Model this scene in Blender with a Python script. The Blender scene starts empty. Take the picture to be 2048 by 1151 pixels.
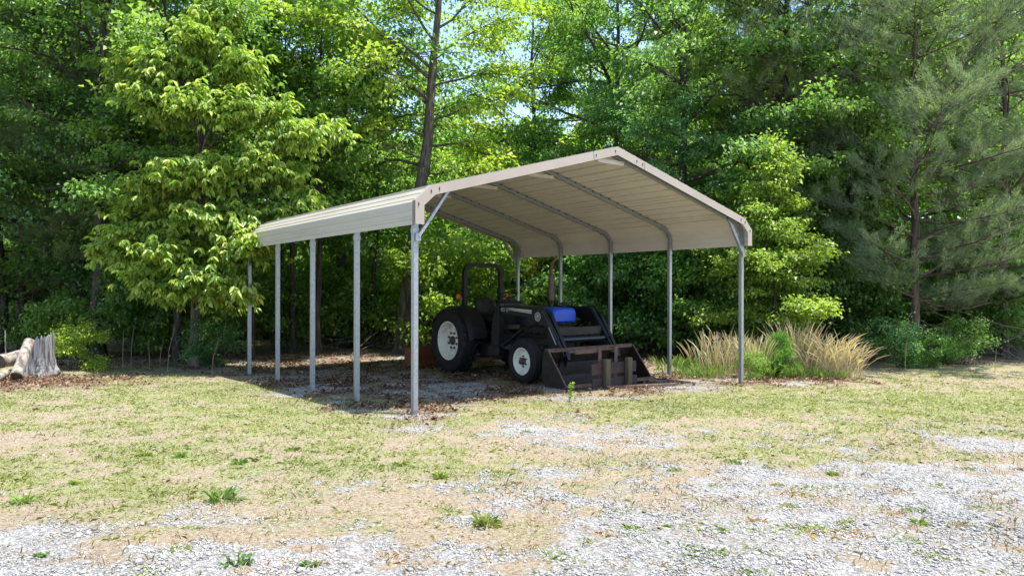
import bpy, math, random
import numpy as np
from mathutils import Vector, Matrix
R = math.radians
scene = bpy.context.scene
col = scene.collection
rnd = random.Random(7)

# ------------------------------------------------------------------ camera
F, CZ = 1387.3, 1.5
cam_d = bpy.data.cameras.new('camera')
cam = bpy.data.objects.new('camera', cam_d); col.objects.link(cam)
cam.location = (0, 0, CZ); cam.rotation_euler = (R(90), R(-0.1), 0)
cam_d.sensor_width = 36; cam_d.lens = 36*F/2048
cam_d.clip_start = .05; cam_d.clip_end = 2000
scene.camera = cam

# ------------------------------------------------------------------ sky and sun
SUN_V = Vector((.974*.318, -.225*.318, 1)).normalized()      # towards the sun
elev = math.asin(SUN_V.z); azim = math.atan2(SUN_V.x, SUN_V.y)
w = bpy.data.worlds.new('World'); scene.world = w; w.use_nodes = True
nt = w.node_tree; bg = nt.nodes['Background']
sky = nt.nodes.new('ShaderNodeTexSky'); sky.sky_type = 'NISHITA'; sky.sun_disc = False
sky.sun_elevation = elev; sky.sun_rotation = azim
sky.dust_density = 1.0
nt.links.new(sky.outputs[0], bg.inputs[0]); bg.inputs[1].default_value = .15
sd = bpy.data.lights.new('sun', 'SUN'); sd.energy = 4.0; sd.angle = R(.5); sd.color = (1, .955, .88)
so = bpy.data.objects.new('sun', sd); col.objects.link(so)
so.rotation_euler = SUN_V.to_track_quat('Z', 'Y').to_euler(); so.location = (5, -3, 30)
scene.view_settings.view_transform = 'Standard'; scene.view_settings.look = 'None'
scene.view_settings.exposure = 1.38; scene.view_settings.gamma = 1
scene.cycles.max_bounces = 7; scene.cycles.diffuse_bounces = 4; scene.cycles.transmission_bounces = 4
scene.cycles.transparent_max_bounces = 4; scene.cycles.glossy_bounces = 2
scene.cycles.use_denoising = True
scene.cycles.sample_clamp_indirect = 6

# ------------------------------------------------------------------ small helpers
def srgb(r, g, b):
    f = lambda c: (c/255/12.92) if c/255 <= .04045 else ((c/255+.055)/1.055)**2.4
    return (f(r), f(g), f(b), 1)
def _hash(ix, iy, s):
    h = np.sin(ix*127.1+iy*311.7+s*74.7)*43758.5453
    return h-np.floor(h)
def vnoise(x, y, s=0):
    ix, iy = np.floor(x), np.floor(y); fx, fy = x-ix, y-iy
    fx = fx*fx*(3-2*fx); fy = fy*fy*(3-2*fy)
    a, b, c, d = _hash(ix, iy, s), _hash(ix+1, iy, s), _hash(ix, iy+1, s), _hash(ix+1, iy+1, s)
    return a+(b-a)*fx+(c-a)*fy+(a-b-c+d)*fx*fy
def fbm(x, y, s=0, o=4):
    t = 0; a = .5
    for k in range(o): t = t+a*vnoise(x*2**k, y*2**k, s+k*3.1); a *= .5
    return t/(1-.5**o)
def gz(x, y):
    x = np.asarray(x, float); y = np.asarray(y, float)
    yy = np.where(y < 12.5, y, 12.5+.8*(1-np.exp(-(np.maximum(y, 12.5)-12.5)/.8)))
    z = .357-.00657*np.clip(x, -12, 12)-.0374*yy
    z = z+(fbm(x*.5, y*.5, 5)-.5)*.06
    return z+np.clip(y-17, 0, 60)*.006
def gzf(x, y): return float(gz(x, y))
def p2w(px, py):
    Y = 8.
    for _ in range(30): Y = F*(CZ-gzf((px-1024)/F*Y, Y))/(py-575.5)
    return (px-1024)/F*Y, Y
def px(p, Y): return (p-1024)/F*Y

class MB:
    def __init__(s): s.v = []; s.f = []; s.m = []; s.sm = []
    def add(s, vs, fs, m=0, smooth=False, M=None):
        o = len(s.v)
        for v in vs:
            v = Vector(v); s.v.append(M @ v if M else v)
        for f in fs: s.f.append([i+o for i in f]); s.m.append(m); s.sm.append(smooth)
        return s
    def box(s, x0, x1, y0, y1, z0, z1, m=0, M=None, bev=0.0):
        if bev <= 0:
            vs = [(x, y, z) for z in (z0, z1) for x, y in ((x0, y0), (x1, y0), (x1, y1), (x0, y1))]
            return s.add(vs, [(3, 2, 1, 0), (4, 5, 6, 7), (0, 1, 5, 4), (1, 2, 6, 5), (2, 3, 7, 6), (3, 0, 4, 7)], m, False, M)
        b = bev; rings = []
        def ring(z, i): return [(x0+i+b, y0+i, z), (x1-i-b, y0+i, z), (x1-i, y0+i+b, z), (x1-i, y1-i-b, z),
                                (x1-i-b, y1-i, z), (x0+i+b, y1-i, z), (x0+i, y1-i-b, z), (x0+i, y0+i+b, z)]
        vs = ring(z0, b*.7)+ring(z0+b, 0)+ring(z1-b, 0)+ring(z1, b*.7)
        fs = [tuple(range(7, -1, -1)), tuple(range(24, 32))]
        for k in range(3):
            for i in range(8): fs.append((k*8+i, k*8+(i+1) % 8, k*8+8+(i+1) % 8, k*8+8+i))
        return s.add(vs, fs, m, False, M)
    def bar(s, a, b, wd, ht, m=0, up=(0, 0, 1), bev=0.0):
        a, b = Vector(a), Vector(b); d = b-a; L = d.length; d.normalize()
        up = Vector(up)
        if abs(d.dot(up)) > .98: up = Vector((0, 1, 0))
        sx = d.cross(up).normalized(); uz = sx.cross(d)
        M = Matrix((sx, d, uz)).transposed().to_4x4(); M.translation = a
        return s.box(-wd/2, wd/2, 0, L, -ht/2, ht/2, m, M, bev)
    def tube(s, pts, r, m=0, n=8, caps=True, sq=False):
        pts = [Vector(p) for p in pts]
        rr = r if isinstance(r, (list, tuple)) else [r]*len(pts)
        vs = []; fs = []; ref = None
        for i, p in enumerate(pts):
            t = (pts[min(i+1, len(pts)-1)]-pts[max(i-1, 0)]).normalized()
            if ref is None:
                ref = Vector((0, 0, 1)) if abs(t.z) < .9 else Vector((0, 1, 0))
            u = (ref-t*ref.dot(t)).normalized(); ref = u; q = t.cross(u)
            for k in range(n):
                a = 2*math.pi*(k+(.5 if sq else 0))/n
                vs.append(p+(u*math.cos(a)+q*math.sin(a))*rr[i])
        for i in range(len(pts)-1):
            for k in range(n): fs.append((i*n+k, i*n+(k+1) % n, (i+1)*n+(k+1) % n, (i+1)*n+k))
        s.add(vs, fs, m, not sq)
        if caps:
            s.add(vs[:n], [tuple(range(n-1, -1, -1))], m); s.add(vs[-n:], [tuple(range(n))], m)
        return s
    def lathe(s, prof, M=None, n=40, m=0, smooth=True, closed=False):       # prof: (axial, radius), axis = x
        vs = []; fs = []
        for a, r in prof:
            for k in range(n):
                t = 2*math.pi*k/n; vs.append((a, r*math.cos(t), r*math.sin(t)))
        c = len(prof)
        for i in range(c if closed else c-1):
            j = (i+1) % c
            for k in range(n): fs.append((i*n+k, j*n+k, j*n+(k+1) % n, i*n+(k+1) % n))
        return s.add(vs, fs, m, smooth, M)
    def prism(s, pts, x0, x1, m=0, M=None):      # polygon in (y,z) extruded along x
        n = len(pts); vs = [(x0, y, z) for y, z in pts]+[(x1, y, z) for y, z in pts]
        fs = [tuple(range(n)), tuple(range(2*n-1, n-1, -1))]+[(i, i+n, (i+1) % n+n, (i+1) % n) for i in range(n)]
        return s.add(vs, fs, m, False, M)
    def build(s, name, mats, parent=None, M=None):
        me = bpy.data.meshes.new(name)
        me.from_pydata([tuple(v) for v in s.v], [], s.f)
        for mt in (mats if isinstance(mats, (list, tuple)) else [mats]): me.materials.append(mt)
        me.polygons.foreach_set('material_index', s.m); me.polygons.foreach_set('use_smooth', s.sm)
        import bmesh
        bm = bmesh.new(); bm.from_mesh(me); bmesh.ops.recalc_face_normals(bm, faces=bm.faces); bm.to_mesh(me); bm.free()
        o = bpy.data.objects.new(name, me); col.objects.link(o)
        if parent: o.parent = parent
        return o
def tag(o, label=None, cat=None, group=None, kind=None):
    for k, v in (('label', label), ('category', cat), ('group', group), ('kind', kind)):
        if v: o[k] = v
    return o
def empty(name, loc, rz=0, label=None, cat=None, group=None):
    o = bpy.data.objects.new(name, None); col.objects.link(o); o.empty_display_size = .1
    o.location = loc; o.rotation_euler = (0, 0, rz); return tag(o, label, cat, group)
def np_obj(name, V, faces, mat, parent=None, smooth=False, attr=None):
    """V (n,3); faces: list of int arrays (m,k)"""
    me = bpy.data.meshes.new(name); me.vertices.add(len(V)); me.vertices.foreach_set('co', V.astype(np.float32).ravel())
    idx = np.concatenate([f.ravel() for f in faces]).astype(np.int32)
    tot = np.concatenate([np.full(len(f), f.shape[1]) for f in faces]).astype(np.int32)
    st = np.concatenate([[0], np.cumsum(tot)[:-1]]).astype(np.int32)
    me.loops.add(len(idx)); me.loops.foreach_set('vertex_index', idx)
    me.polygons.add(len(tot)); me.polygons.foreach_set('loop_start', st)
    try: me.polygons.foreach_set('loop_total', tot)
    except Exception: pass
    if smooth: me.polygons.foreach_set('use_smooth', np.ones(len(tot), bool))
    if attr is not None:
        a = me.color_attributes.new('mask', 'FLOAT_COLOR', 'POINT'); a.data.foreach_set('color', attr.astype(np.float32).ravel())
    me.update(calc_edges=True); me.materials.append(mat)
    o = bpy.data.objects.new(name, me); col.objects.link(o)
    if parent: o.parent = parent
    return o

# ------------------------------------------------------------------ materials
def newmat(name):
    m = bpy.data.materials.new(name); m.use_nodes = True
    return m, m.node_tree, m.node_tree.nodes['Principled BSDF']
def ramp(nt, src, stops):
    r = nt.nodes.new('ShaderNodeValToRGB'); e = r.color_ramp.elements
    while len(e) < len(stops): e.new(.5)
    for el, (p, c) in zip(e, stops): el.position = p; el.color = c if len(c) == 4 else (*c, 1)
    nt.links.new(src, r.inputs[0]); return r.outputs[0]
def noise(nt, scale, detail=4, rough=.6, obj=True, vec=None):
    n = nt.nodes.new('ShaderNodeTexNoise'); n.inputs['Scale'].default_value = scale
    n.inputs['Detail'].default_value = detail; n.inputs['Roughness'].default_value = rough
    if vec is None:
        t = nt.nodes.new('ShaderNodeTexCoord'); vec = t.outputs['Object']
    nt.links.new(vec, n.inputs['Vector']); return n.outputs['Fac']
def mapping(nt, sc):
    t = nt.nodes.new('ShaderNodeTexCoord'); mp = nt.nodes.new('ShaderNodeMapping'); mp.inputs['Scale'].default_value = sc
    nt.links.new(t.outputs['Object'], mp.inputs['Vector']); return mp.outputs[0]
def mix(nt, fac, a, b, mode='MIX'):
    n = nt.nodes.new('ShaderNodeMix'); n.data_type = 'RGBA'; n.blend_type = mode
    for sock, v in ((n.inputs[0], fac), (n.inputs[6], a), (n.inputs[7], b)):
        if isinstance(v, (int, float)): sock.default_value = v
        elif isinstance(v, tuple): sock.default_value = v if len(v) == 4 else (*v, 1)
        else: nt.links.new(v, sock)
    return n.outputs[2]
def bump(nt, h, strength, dist, bsdf):
    b = nt.nodes.new('ShaderNodeBump'); b.inputs['Strength'].default_value = strength; b.inputs['Distance'].default_value = dist
    nt.links.new(h, b.inputs['Height']); nt.links.new(b.outputs[0], bsdf.inputs['Normal'])
KA = .78
def paint(name, c1, c2=None, scale=6, lo=.45, hi=.65, rough=.5, metal=0, stretch=None, bmp=0, detail=5):
    c1 = tuple(q*KA for q in c1[:3]); c2 = tuple(q*KA for q in c2[:3]) if c2 else None
    m, nt, b = newmat(name); b.inputs['Roughness'].default_value = rough; b.inputs['Metallic'].default_value = metal
    if c2:
        vec = mapping(nt, stretch) if stretch else None
        n = noise(nt, scale, detail, .65, vec=vec)
        nt.links.new(ramp(nt, n, [(lo, c1), (hi, c2)]), b.inputs['Base Color'])
        if bmp: bump(nt, n, bmp, .01, b)
    else: b.inputs['Base Color'].default_value = c1 if len(c1) == 4 else (*c1, 1)
    return m
M = {}
M['galv'] = paint('galvanised_steel', (.42, .44, .47), (.28, .30, .32), 30, .4, .7, .42, .55, bmp=.02)
M['panel_out'] = paint('roof_sheet', (.50, .46, .385), (.38, .34, .27), 1.6, .5, .8, .38, 0, (1, .35, 5), bmp=0)
M['panel_in'] = paint('roof_sheet_underside', (.75, .69, .62), (.66, .605, .54), 1.5, .4, .75, .5)
M['trim'] = paint('clay_trim', (.46, .385, .315), (.41, .34, .28), 2, .4, .7, .4)
M['screw'] = paint('screw', (.06, .05, .045), rough=.6)
M['tyre'] = paint('tyre_rubber', (.005, .005, .0055), (.018, .015, .013), 9, .55, .85, .8, bmp=.15)
M['rim'] = paint('cream_rim', (.85, .82, .72), (.40, .22, .10), 7, .60, .72, .5)
M['hub'] = paint('dark_hub', (.05, .05, .045), (.12, .07, .04), 14, .4, .7, .6)
M['black'] = paint('black_paint', (.003, .0032, .004), (.012, .010, .009), 7, .55, .85, .55)
M['iron'] = paint('dark_iron', (.010, .010, .010), (.035, .028, .022), 10, .45, .8, .6, bmp=.1)
M['navy'] = paint('dark_and_shaded_blue', (.003, .009, .02), (.008, .017, .028), 3, .4, .8, .35)  # on the bonnet this is the blue with its shade painted in
M['blue'] = paint('bright_blue_paint', (.003, .085, .66), (.003, .07, .55), 3, .4, .8, .38)
M['white'] = paint('white_decal', (.62, .62, .58), (.35, .34, .32), 60, .55, .8, .6)
M['bucket'] = paint('rusty_bucket_steel', (.016, .011, .010), (.055, .033, .026), 5, .42, .72, .55, .3, (1, 1, 2.5), bmp=.1, detail=8)
M['rust'] = paint('rusty_edge', (.11, .06, .045), (.20, .12, .09), 12, .4, .7, .7, .1, bmp=.1)
M['orange'] = paint('orange_lens', (.55, .13, .02), rough=.3)
M['orangepaint'] = paint('orange_painted_steel', (.24, .075, .03), (.09, .04, .022), 5, .5, .75, .55)
M['wood'] = paint('weathered_wood', (.15, .12, .06), (.07, .055, .03), 9, .4, .7, .85, 0, (1, 1, .15), bmp=.3)
M['board'] = paint('reddish_board', (.085, .045, .037), (.045, .028, .025), 9, .4, .7, .8, 0, (.15, 1, 1), bmp=.2)
M['seat'] = paint('seat_vinyl', (.02, .02, .022), (.035, .033, .03), 9, .4, .7, .6)
M['exhaust'] = paint('exhaust_metal', (.14, .11, .095), (.08, .05, .035), 8, .4, .7, .55, .4)
M['rustpipe'] = paint('rusty_pipe', (.20, .09, .04), (.09, .045, .03), 14, .4, .7, .8)
M['grey_log'] = paint('weathered_grey_wood', (.34, .33, .325), (.07, .066, .064), 6, .42, .58, .9, 0, (4, 4, .35), bmp=.6)
M['pale_log'] = paint('pale_log_bark', (.40, .36, .31), (.13, .10, .08), 6, .45, .62, .9, 0, (2, 2, .6), bmp=.5)
M['log_end'] = paint('log_end', (.06, .042, .03), (.13, .09, .06), 16, .4, .7, .9)

def bark(name, a, b, sc=5):
    m, nt, p = newmat(name); p.inputs['Roughness'].default_value = .95
    n = noise(nt, sc, 8, .7, vec=mapping(nt, (3, 3, .55)))
    nt.links.new(ramp(nt, n, [(.40, a), (.62, b)]), p.inputs['Base Color'])
    bump(nt, n, .8, .03, p); return m
M['bark'] = bark('grey_brown_bark', (.035, .027, .022), (.12, .10, .08))
M['bark_pale'] = bark('pale_patchy_bark', (.05, .04, .032), (.17, .145, .12), 3)
M['bark_dark'] = bark('dark_bark', (.022, .018, .015), (.075, .06, .05))
M['bark_pine'] = bark('reddish_pine_bark', (.05, .033, .026), (.14, .10, .08))
M['stalk'] = paint('dry_stalk', (.40, .30, .17), (.26, .18, .10), 5, .4, .7, .9)
M['deadwood'] = paint('dead_sticks', (.26, .21, .17), (.12, .09, .07), 5, .4, .7, .9)

def leafmat(name, c1, c2, c3, trans=.42, rough=.42, spec=.35):
    """colour varies leaf by leaf; the object colour tints each tree's own kind of green"""
    m, nt, p = newmat(name)
    g = nt.nodes.new('ShaderNodeNewGeometry'); oi = nt.nodes.new('ShaderNodeObjectInfo')
    c = ramp(nt, g.outputs['Random Per Island'], [(0, c1), (.55, c2), (1, c3)])
    c = mix(nt, 1.0, c, oi.outputs['Color'], 'MULTIPLY')
    n = noise(nt, .9, 2); lo = ramp(nt, n, [(.35, (.78, .82, .8)), (.65, (1.15, 1.1, 1.05))])
    c = mix(nt, 1.0, c, lo, 'MULTIPLY')
    nt.links.new(c, p.inputs['Base Color']); p.inputs['Roughness'].default_value = rough
    p.inputs['Specular IOR Level'].default_value = spec
    t = nt.nodes.new('ShaderNodeBsdfTranslucent')
    tc = mix(nt, 1.0, c, (1.25, 1.35, .62, 1), 'MULTIPLY'); nt.links.new(tc, t.inputs[0])
    ms = nt.nodes.new('ShaderNodeMixShader'); ms.inputs[0].default_value = trans
    nt.links.new(p.outputs[0], ms.inputs[1]); nt.links.new(t.outputs[0], ms.inputs[2])
    nt.links.new(ms.outputs[0], nt.nodes['Material Output'].inputs[0]); return m
M['leaf'] = leafmat('broad_leaves', (.12, .225, .065), (.185, .315, .09), (.30, .43, .13), .55, .48, .7)
M['leaf_big'] = leafmat('large_glossy_leaves', (.10, .215, .05), (.20, .35, .075), (.40, .52, .15), .44, .42, .6)
M['needle'] = leafmat('pine_needles', (.13, .175, .09), (.21, .26, .14), (.34, .38, .23), .42, .5, .3)
M['grass'] = leafmat('grass_blades', (.155, .20, .06), (.24, .28, .10), (.35, .345, .17), .35, .6, .2)
M['drygrass'] = leafmat('dry_grass_blades', (.27, .21, .14), (.40, .32, .215), (.52, .44, .31), .25, .8, .1)
M['litter'] = leafmat('dead_leaves', (.09, .052, .036), (.19, .115, .08), (.33, .235, .18), .12, .8, .1)
M['stone'] = leafmat('gravel_stones', (.16, .16, .163), (.33, .325, .318), (.50, .49, .465), 0, .8, .2)

# ------------------------------------------------------------------ ground
def blobs(x, y, lst):
    t = np.zeros_like(x)
    for (bx, by, rx, ry, wt) in lst:
        cx, cy = p2w(bx, by); _, y1 = p2w(bx, by-ry); _, y2 = p2w(bx, by+ry)
        sx = rx/F*cy; sy = max(.12, (y1-y2)/2)
        t = t+wt*np.exp(-(((x-cx)/sx)**2+((y-cy)/sy)**2))
    return t
_bpts = [p2w(*q) for q in [(-400, 1050), (0, 1062), (260, 1080), (450, 1098), (600, 1080), (720, 1066), (850, 1045), (960, 1000), (1030, 925), (1200, 905), (1420, 905), (1650, 900), (1850, 885), (2048, 880), (2500, 875)]]
GRAVEL_BLOBS = [(1120, 868, 150, 26, .42), (1010, 850, 60, 22, .35), (1420, 855, 120, 14, .22), (1740, 838, 140, 14, .26), (1290, 875, 90, 20, .2),
                (60, 1085, 130, 40, .3), (400, 1120, 250, 40, .3), (1950, 1000, 200, 70, .15), (900, 775, 300, 20, .26), (700, 770, 100, 10, .3),
                (1480, 910, 190, 20, -.42), (1250, 925, 60, 10, -.15), (1060, 1075, 80, 48, -.62), (1110, 1010, 80, 28, -.35), (520, 1070, 120, 16, -.22),
                (250, 1075, 60, 14, -.35), (830, 1080, 50, 12, -.1), (1750, 960, 110, 14, -.12), (1300, 1060, 60, 10, -.15), (960, 1125, 90, 20, -.2)]
GREEN_BLOBS = [(300, 800, 420, 30, .25), (620, 815, 140, 20, .25), (1850, 800, 400, 26, .55), (1350, 815, 300, 20, .3), (1500, 905, 200, 20, .35), (930, 840, 120, 16, .25), (500, 880, 400, 50, .12),
               (250, 1000, 250, 50, .08), (600, 960, 180, 25, -.15), (850, 1000, 200, 30, -.1), (640, 912, 60, 6, -.4), (330, 830, 140, 8, -.15)]
def carport_uv(x, y):
    dx, dy = x+1.106, y-7.85
    return .7943*dx+.6075*dy, -.6075*dx+.7943*dy
def fields(x, y):
    by = np.interp(x/np.maximum(y, .5), [q[0]/q[1] for q in _bpts], [q[1] for q in _bpts])
    n1 = (fbm(x*1.1, y*1.1, 1, 5)-.5)*1.6; n2 = (fbm(x*3.7, y*3.7, 2, 4)-.5)*1.7; n3 = (fbm(x*.8+9, y*.8, 3, 4)-.5)*1.6; n4 = (fbm(x*11, y*11, 12, 4)-.5)*2
    g = 1/(1+np.exp((y-by)/(.36+.34*np.maximum(by-3.2, 0))*1.7))
    g = g*.85+blobs(x, y, GRAVEL_BLOBS)+n1*.9*np.exp(-((y-by)/3.)**2)+n2*.55*np.exp(-((y-by)/4.)**2)+n4*.6
    hole = np.clip((fbm(x*2.3+40, y*3.2, 51, 5)-.50)*9, 0, 1)*np.clip((y-2.6)/1.6, .25, 1)
    G = np.clip((g-.36)*2.4, 0, .97)*(1-.62*hole)
    gr = .37+blobs(x, y, GREEN_BLOBS)+n3*.55+n2*.55+n4*.8
    gr = np.where(y < 5.2, gr-.12*(5.2-y), gr)
    GR = np.clip(gr*1.15, 0, 1)
    u, v = carport_uv(x, y)
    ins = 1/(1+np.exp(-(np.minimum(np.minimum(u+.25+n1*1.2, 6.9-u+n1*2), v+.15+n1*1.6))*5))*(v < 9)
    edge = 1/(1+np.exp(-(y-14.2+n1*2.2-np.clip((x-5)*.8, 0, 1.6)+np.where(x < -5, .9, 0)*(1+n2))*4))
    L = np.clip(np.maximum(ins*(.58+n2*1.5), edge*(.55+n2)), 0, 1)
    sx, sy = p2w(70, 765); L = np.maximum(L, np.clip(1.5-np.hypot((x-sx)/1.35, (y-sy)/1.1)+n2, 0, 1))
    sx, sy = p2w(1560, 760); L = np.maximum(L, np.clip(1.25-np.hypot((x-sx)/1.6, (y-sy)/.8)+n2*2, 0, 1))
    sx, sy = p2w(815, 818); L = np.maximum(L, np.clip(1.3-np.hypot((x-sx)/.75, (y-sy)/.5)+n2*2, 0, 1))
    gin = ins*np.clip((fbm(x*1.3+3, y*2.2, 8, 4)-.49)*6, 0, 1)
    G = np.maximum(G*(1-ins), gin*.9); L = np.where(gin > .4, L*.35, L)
    return G, GR*(1-G*.8), L
def dirt_h(x, y):      # the low mound of leaves round the stump
    sx, sy = p2w(60, 745); return .11*np.exp(-((x-sx)/.9)**2-((y-sy)/.6)**2)
def gzz(x, y): return gz(x, y)+dirt_h(np.asarray(x, float), np.asarray(y, float))
def H(x, y): return float(gzz(x, y))

def ground_material():
    m, nt, p = newmat('ground')
    at = nt.nodes.new('ShaderNodeAttribute'); at.attribute_name = 'mask'
    sep = nt.nodes.new('ShaderNodeSeparateColor'); nt.links.new(at.outputs['Color'], sep.inputs[0])
    fine = noise(nt, 38, 6, .75); med = noise(nt, 6, 6, .7)
    dry = ramp(nt, fine, [(.32, (.12, .088, .062)), (.5, (.31, .25, .178)), (.66, (.48, .41, .31))])
    grn = ramp(nt, fine, [(.32, (.10, .105, .042)), (.5, (.24, .25, .11)), (.68, (.40, .38, .21))])
    soil = ramp(nt, med, [(.35, (.17, .125, .088)), (.7, (.30, .245, .18))])
    dry = mix(nt, .18, dry, soil)
    mg = nt.nodes.new('ShaderNodeMath'); mg.operation = 'ADD'; nt.links.new(sep.outputs[1], mg.inputs[0])
    fm = nt.nodes.new('ShaderNodeMath'); fm.operation = 'MULTIPLY_ADD'; nt.links.new(fine, fm.inputs[0]); fm.inputs[1].default_value = 2.4; fm.inputs[2].default_value = -1.2
    nt.links.new(fm.outputs[0], mg.inputs[1])
    base = mix(nt, ramp(nt, mg.outputs[0], [(.25, (0, 0, 0)), (.75, (1, 1, 1))]), dry, grn)
    tc = nt.nodes.new('ShaderNodeTexCoord')
    vo = nt.nodes.new('ShaderNodeTexVoronoi'); vo.inputs['Scale'].default_value = 60; nt.links.new(tc.outputs['Object'], vo.inputs['Vector'])
    sc = nt.nodes.new('ShaderNodeSeparateColor'); nt.links.new(vo.outputs['Color'], sc.inputs[0])
    gc = ramp(nt, sc.outputs[0], [(0, (.18, .18, .183)), (.4, (.31, .305, .298)), (1, (.43, .42, .40))])
    gap = ramp(nt, vo.outputs['Distance'], [(.5, (1, 1, 1)), (.85, (.62, .59, .55))])
    gc = mix(nt, 1.0, gc, gap, 'MULTIPLY')
    g2 = nt.nodes.new('ShaderNodeMath'); g2.operation = 'ADD'; nt.links.new(sep.outputs[0], g2.inputs[0]); nt.links.new(fm.outputs[0], g2.inputs[1])
    base = mix(nt, ramp(nt, g2.outputs[0], [(.2, (0, 0, 0)), (.7, (1, 1, 1))]), base, gc)
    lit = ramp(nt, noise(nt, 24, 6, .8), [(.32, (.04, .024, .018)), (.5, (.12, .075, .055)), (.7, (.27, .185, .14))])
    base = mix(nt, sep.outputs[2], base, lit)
    nt.links.new(base, p.inputs['Base Color']); p.inputs['Roughness'].default_value = .95
    p.inputs['Specular IOR Level'].default_value = .2
    bump(nt, fine, .9, .03, p)
    return m
M['ground'] = ground_material()
def axis(lo, hi, a, b, fine, coarse):
    mid = np.arange(a, b, fine); l = a-np.cumsum(np.geomspace(fine, coarse, 40)); r = b+np.cumsum(np.geomspace(fine, coarse, 40))-fine
    l = l[l > lo]; r = r[r < hi]; return np.concatenate([[lo], l[::-1], mid, r, [hi]])
gx = axis(-320, 320, -13, 13, .07, 18); gy = axis(-120, 420, 2.4, 15, .07, 18)
X, Y = np.meshgrid(gx, gy); G, GR, L = fields(X.ravel(), Y.ravel())
V = np.stack([X.ravel(), Y.ravel(), gzz(X.ravel(), Y.ravel())+(fbm(X.ravel()*7, Y.ravel()*7, 4)-.5)*.012], 1)
nx, ny = len(gx), len(gy); ii = (np.arange(ny-1)[:, None]*nx+np.arange(nx-1)[None]).ravel()
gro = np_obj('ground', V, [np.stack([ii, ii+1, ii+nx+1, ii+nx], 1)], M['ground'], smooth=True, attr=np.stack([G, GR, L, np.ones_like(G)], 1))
tag(gro, kind='structure')

# ------------------------------------------------------------------ scattered small stuff on the ground
rs = np.random.default_rng(11)
def sample_pts(n, ymin=2.9, ymax=14.5, p=1.0):
    """points in the yard, denser near the camera"""
    u = rs.random(n); y = (ymin**p+(ymax**p-ymin**p)*u)**(1/p); x = (rs.random(n)*2-1)*(y*.80+1.2)
    return x, y
def nrm(a): return a/np.maximum(np.linalg.norm(a, axis=-1, keepdims=True), 1e-9)
def blades(x, y, h, wd, lean, base=None, rng=rs):
    n = len(x); z = gzz(x, y)-.005 if base is None else base
    az = rng.random(n)*2*math.pi; lz = rng.random(n)*2*math.pi
    P = np.stack([x, y, z], 1); s = np.stack([np.cos(az), np.sin(az), np.zeros(n)], 1)*(wd/2)[:, None]
    d = np.stack([np.cos(lz)*lean, np.sin(lz)*lean, np.ones(n)], 1); d = nrm(d)
    mid = P+d*(h*.55)[:, None]; tip = P+d*h[:, None]; tip[:, 2] -= h*lean*.35; tip[:, 0] += np.cos(lz)*h*lean*.3; tip[:, 1] += np.sin(lz)*h*lean*.3
    V = np.stack([P-s, P+s, mid+s*.7, tip, mid-s*.7], 1).reshape(-1, 3)
    return V, np.arange(n*5).reshape(n, 5)
def thin(x, y, pr):
    k = rs.random(len(x)) < pr; return x[k], y[k]
x, y = sample_pts(620000, p=1.1); G, GR, L = fields(x, y)
kd = (1-L*.93)*(1-G*.93)
gx_, gy_ = thin(x, y, kd*np.clip(GR*1.25-.12, .01, 1)*.6)
clm = fbm(gx_*5, gy_*5, 22, 3)
V, f = blades(gx_, gy_, (.014+.034*rs.random(len(gx_))**1.5)*(.5+1.3*clm), .003+.003*rs.random(len(gx_))+.0004*gy_, .5+.9*rs.random(len(gx_)))
tag(np_obj('grass', V, [f], M['grass']), 'short patchy green grass growing across the sunny yard', 'grass', kind='stuff')
gx_, gy_ = thin(x, y, kd*np.clip(1.05-GR, .05, 1)*.5)
V, f = blades(gx_, gy_, (.010+.026*rs.random(len(gx_))), .003+.003*rs.random(len(gx_))+.0003*gy_, .9+2.2*rs.random(len(gx_)))
tag(np_obj('dry_grass', V, [f], M['drygrass']), 'dry straw coloured grass thatch between the green patches of the yard', 'dry grass', kind='stuff')
# small weeds and thatch scattered in clumps through the gravel
cx_, cy_ = sample_pts(2600, ymin=2.9, ymax=11, p=1.2); G, GR, L = fields(cx_, cy_)
kk = (rs.random(len(cx_)) < np.clip(G*1.1-.05, 0, 1)*np.clip((fbm(cx_*.9, cy_*.9, 71, 3)-.32)*3, .1, 1)*.55); cx_, cy_ = cx_[kk], cy_[kk]
nb_ = 55; rr_ = (.02+.07*rs.random(len(cx_))**2)
bx_ = np.repeat(cx_, nb_)+rs.normal(0, 1, len(cx_)*nb_)*np.repeat(rr_*1.5, nb_); by_ = np.repeat(cy_, nb_)+rs.normal(0, 1, len(cx_)*nb_)*np.repeat(rr_, nb_)
isg = np.repeat(rs.random(len(cx_)) < .55, nb_)
for sel, nm_, mt_, lb_, ct_ in ((isg, 'gravel_weeds', 'grass', 'small green weed tufts growing up through the gravel', 'weeds'), (~isg, 'gravel_thatch', 'drygrass', 'dead tan weed tufts scattered through the gravel', 'dry weeds')):
    n_ = sel.sum(); V, f = blades(bx_[sel], by_[sel], .015+.035*rs.random(n_), .004+.004*rs.random(n_), .6+1.2*rs.random(n_))
    o = np_obj(nm_, V, [f], M[mt_]); o.color = (.75, .9, .65, 1) if nm_ == 'gravel_weeds' else (.9, .78, .65, 1)
    tag(o, lb_, ct_, kind='stuff')
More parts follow.
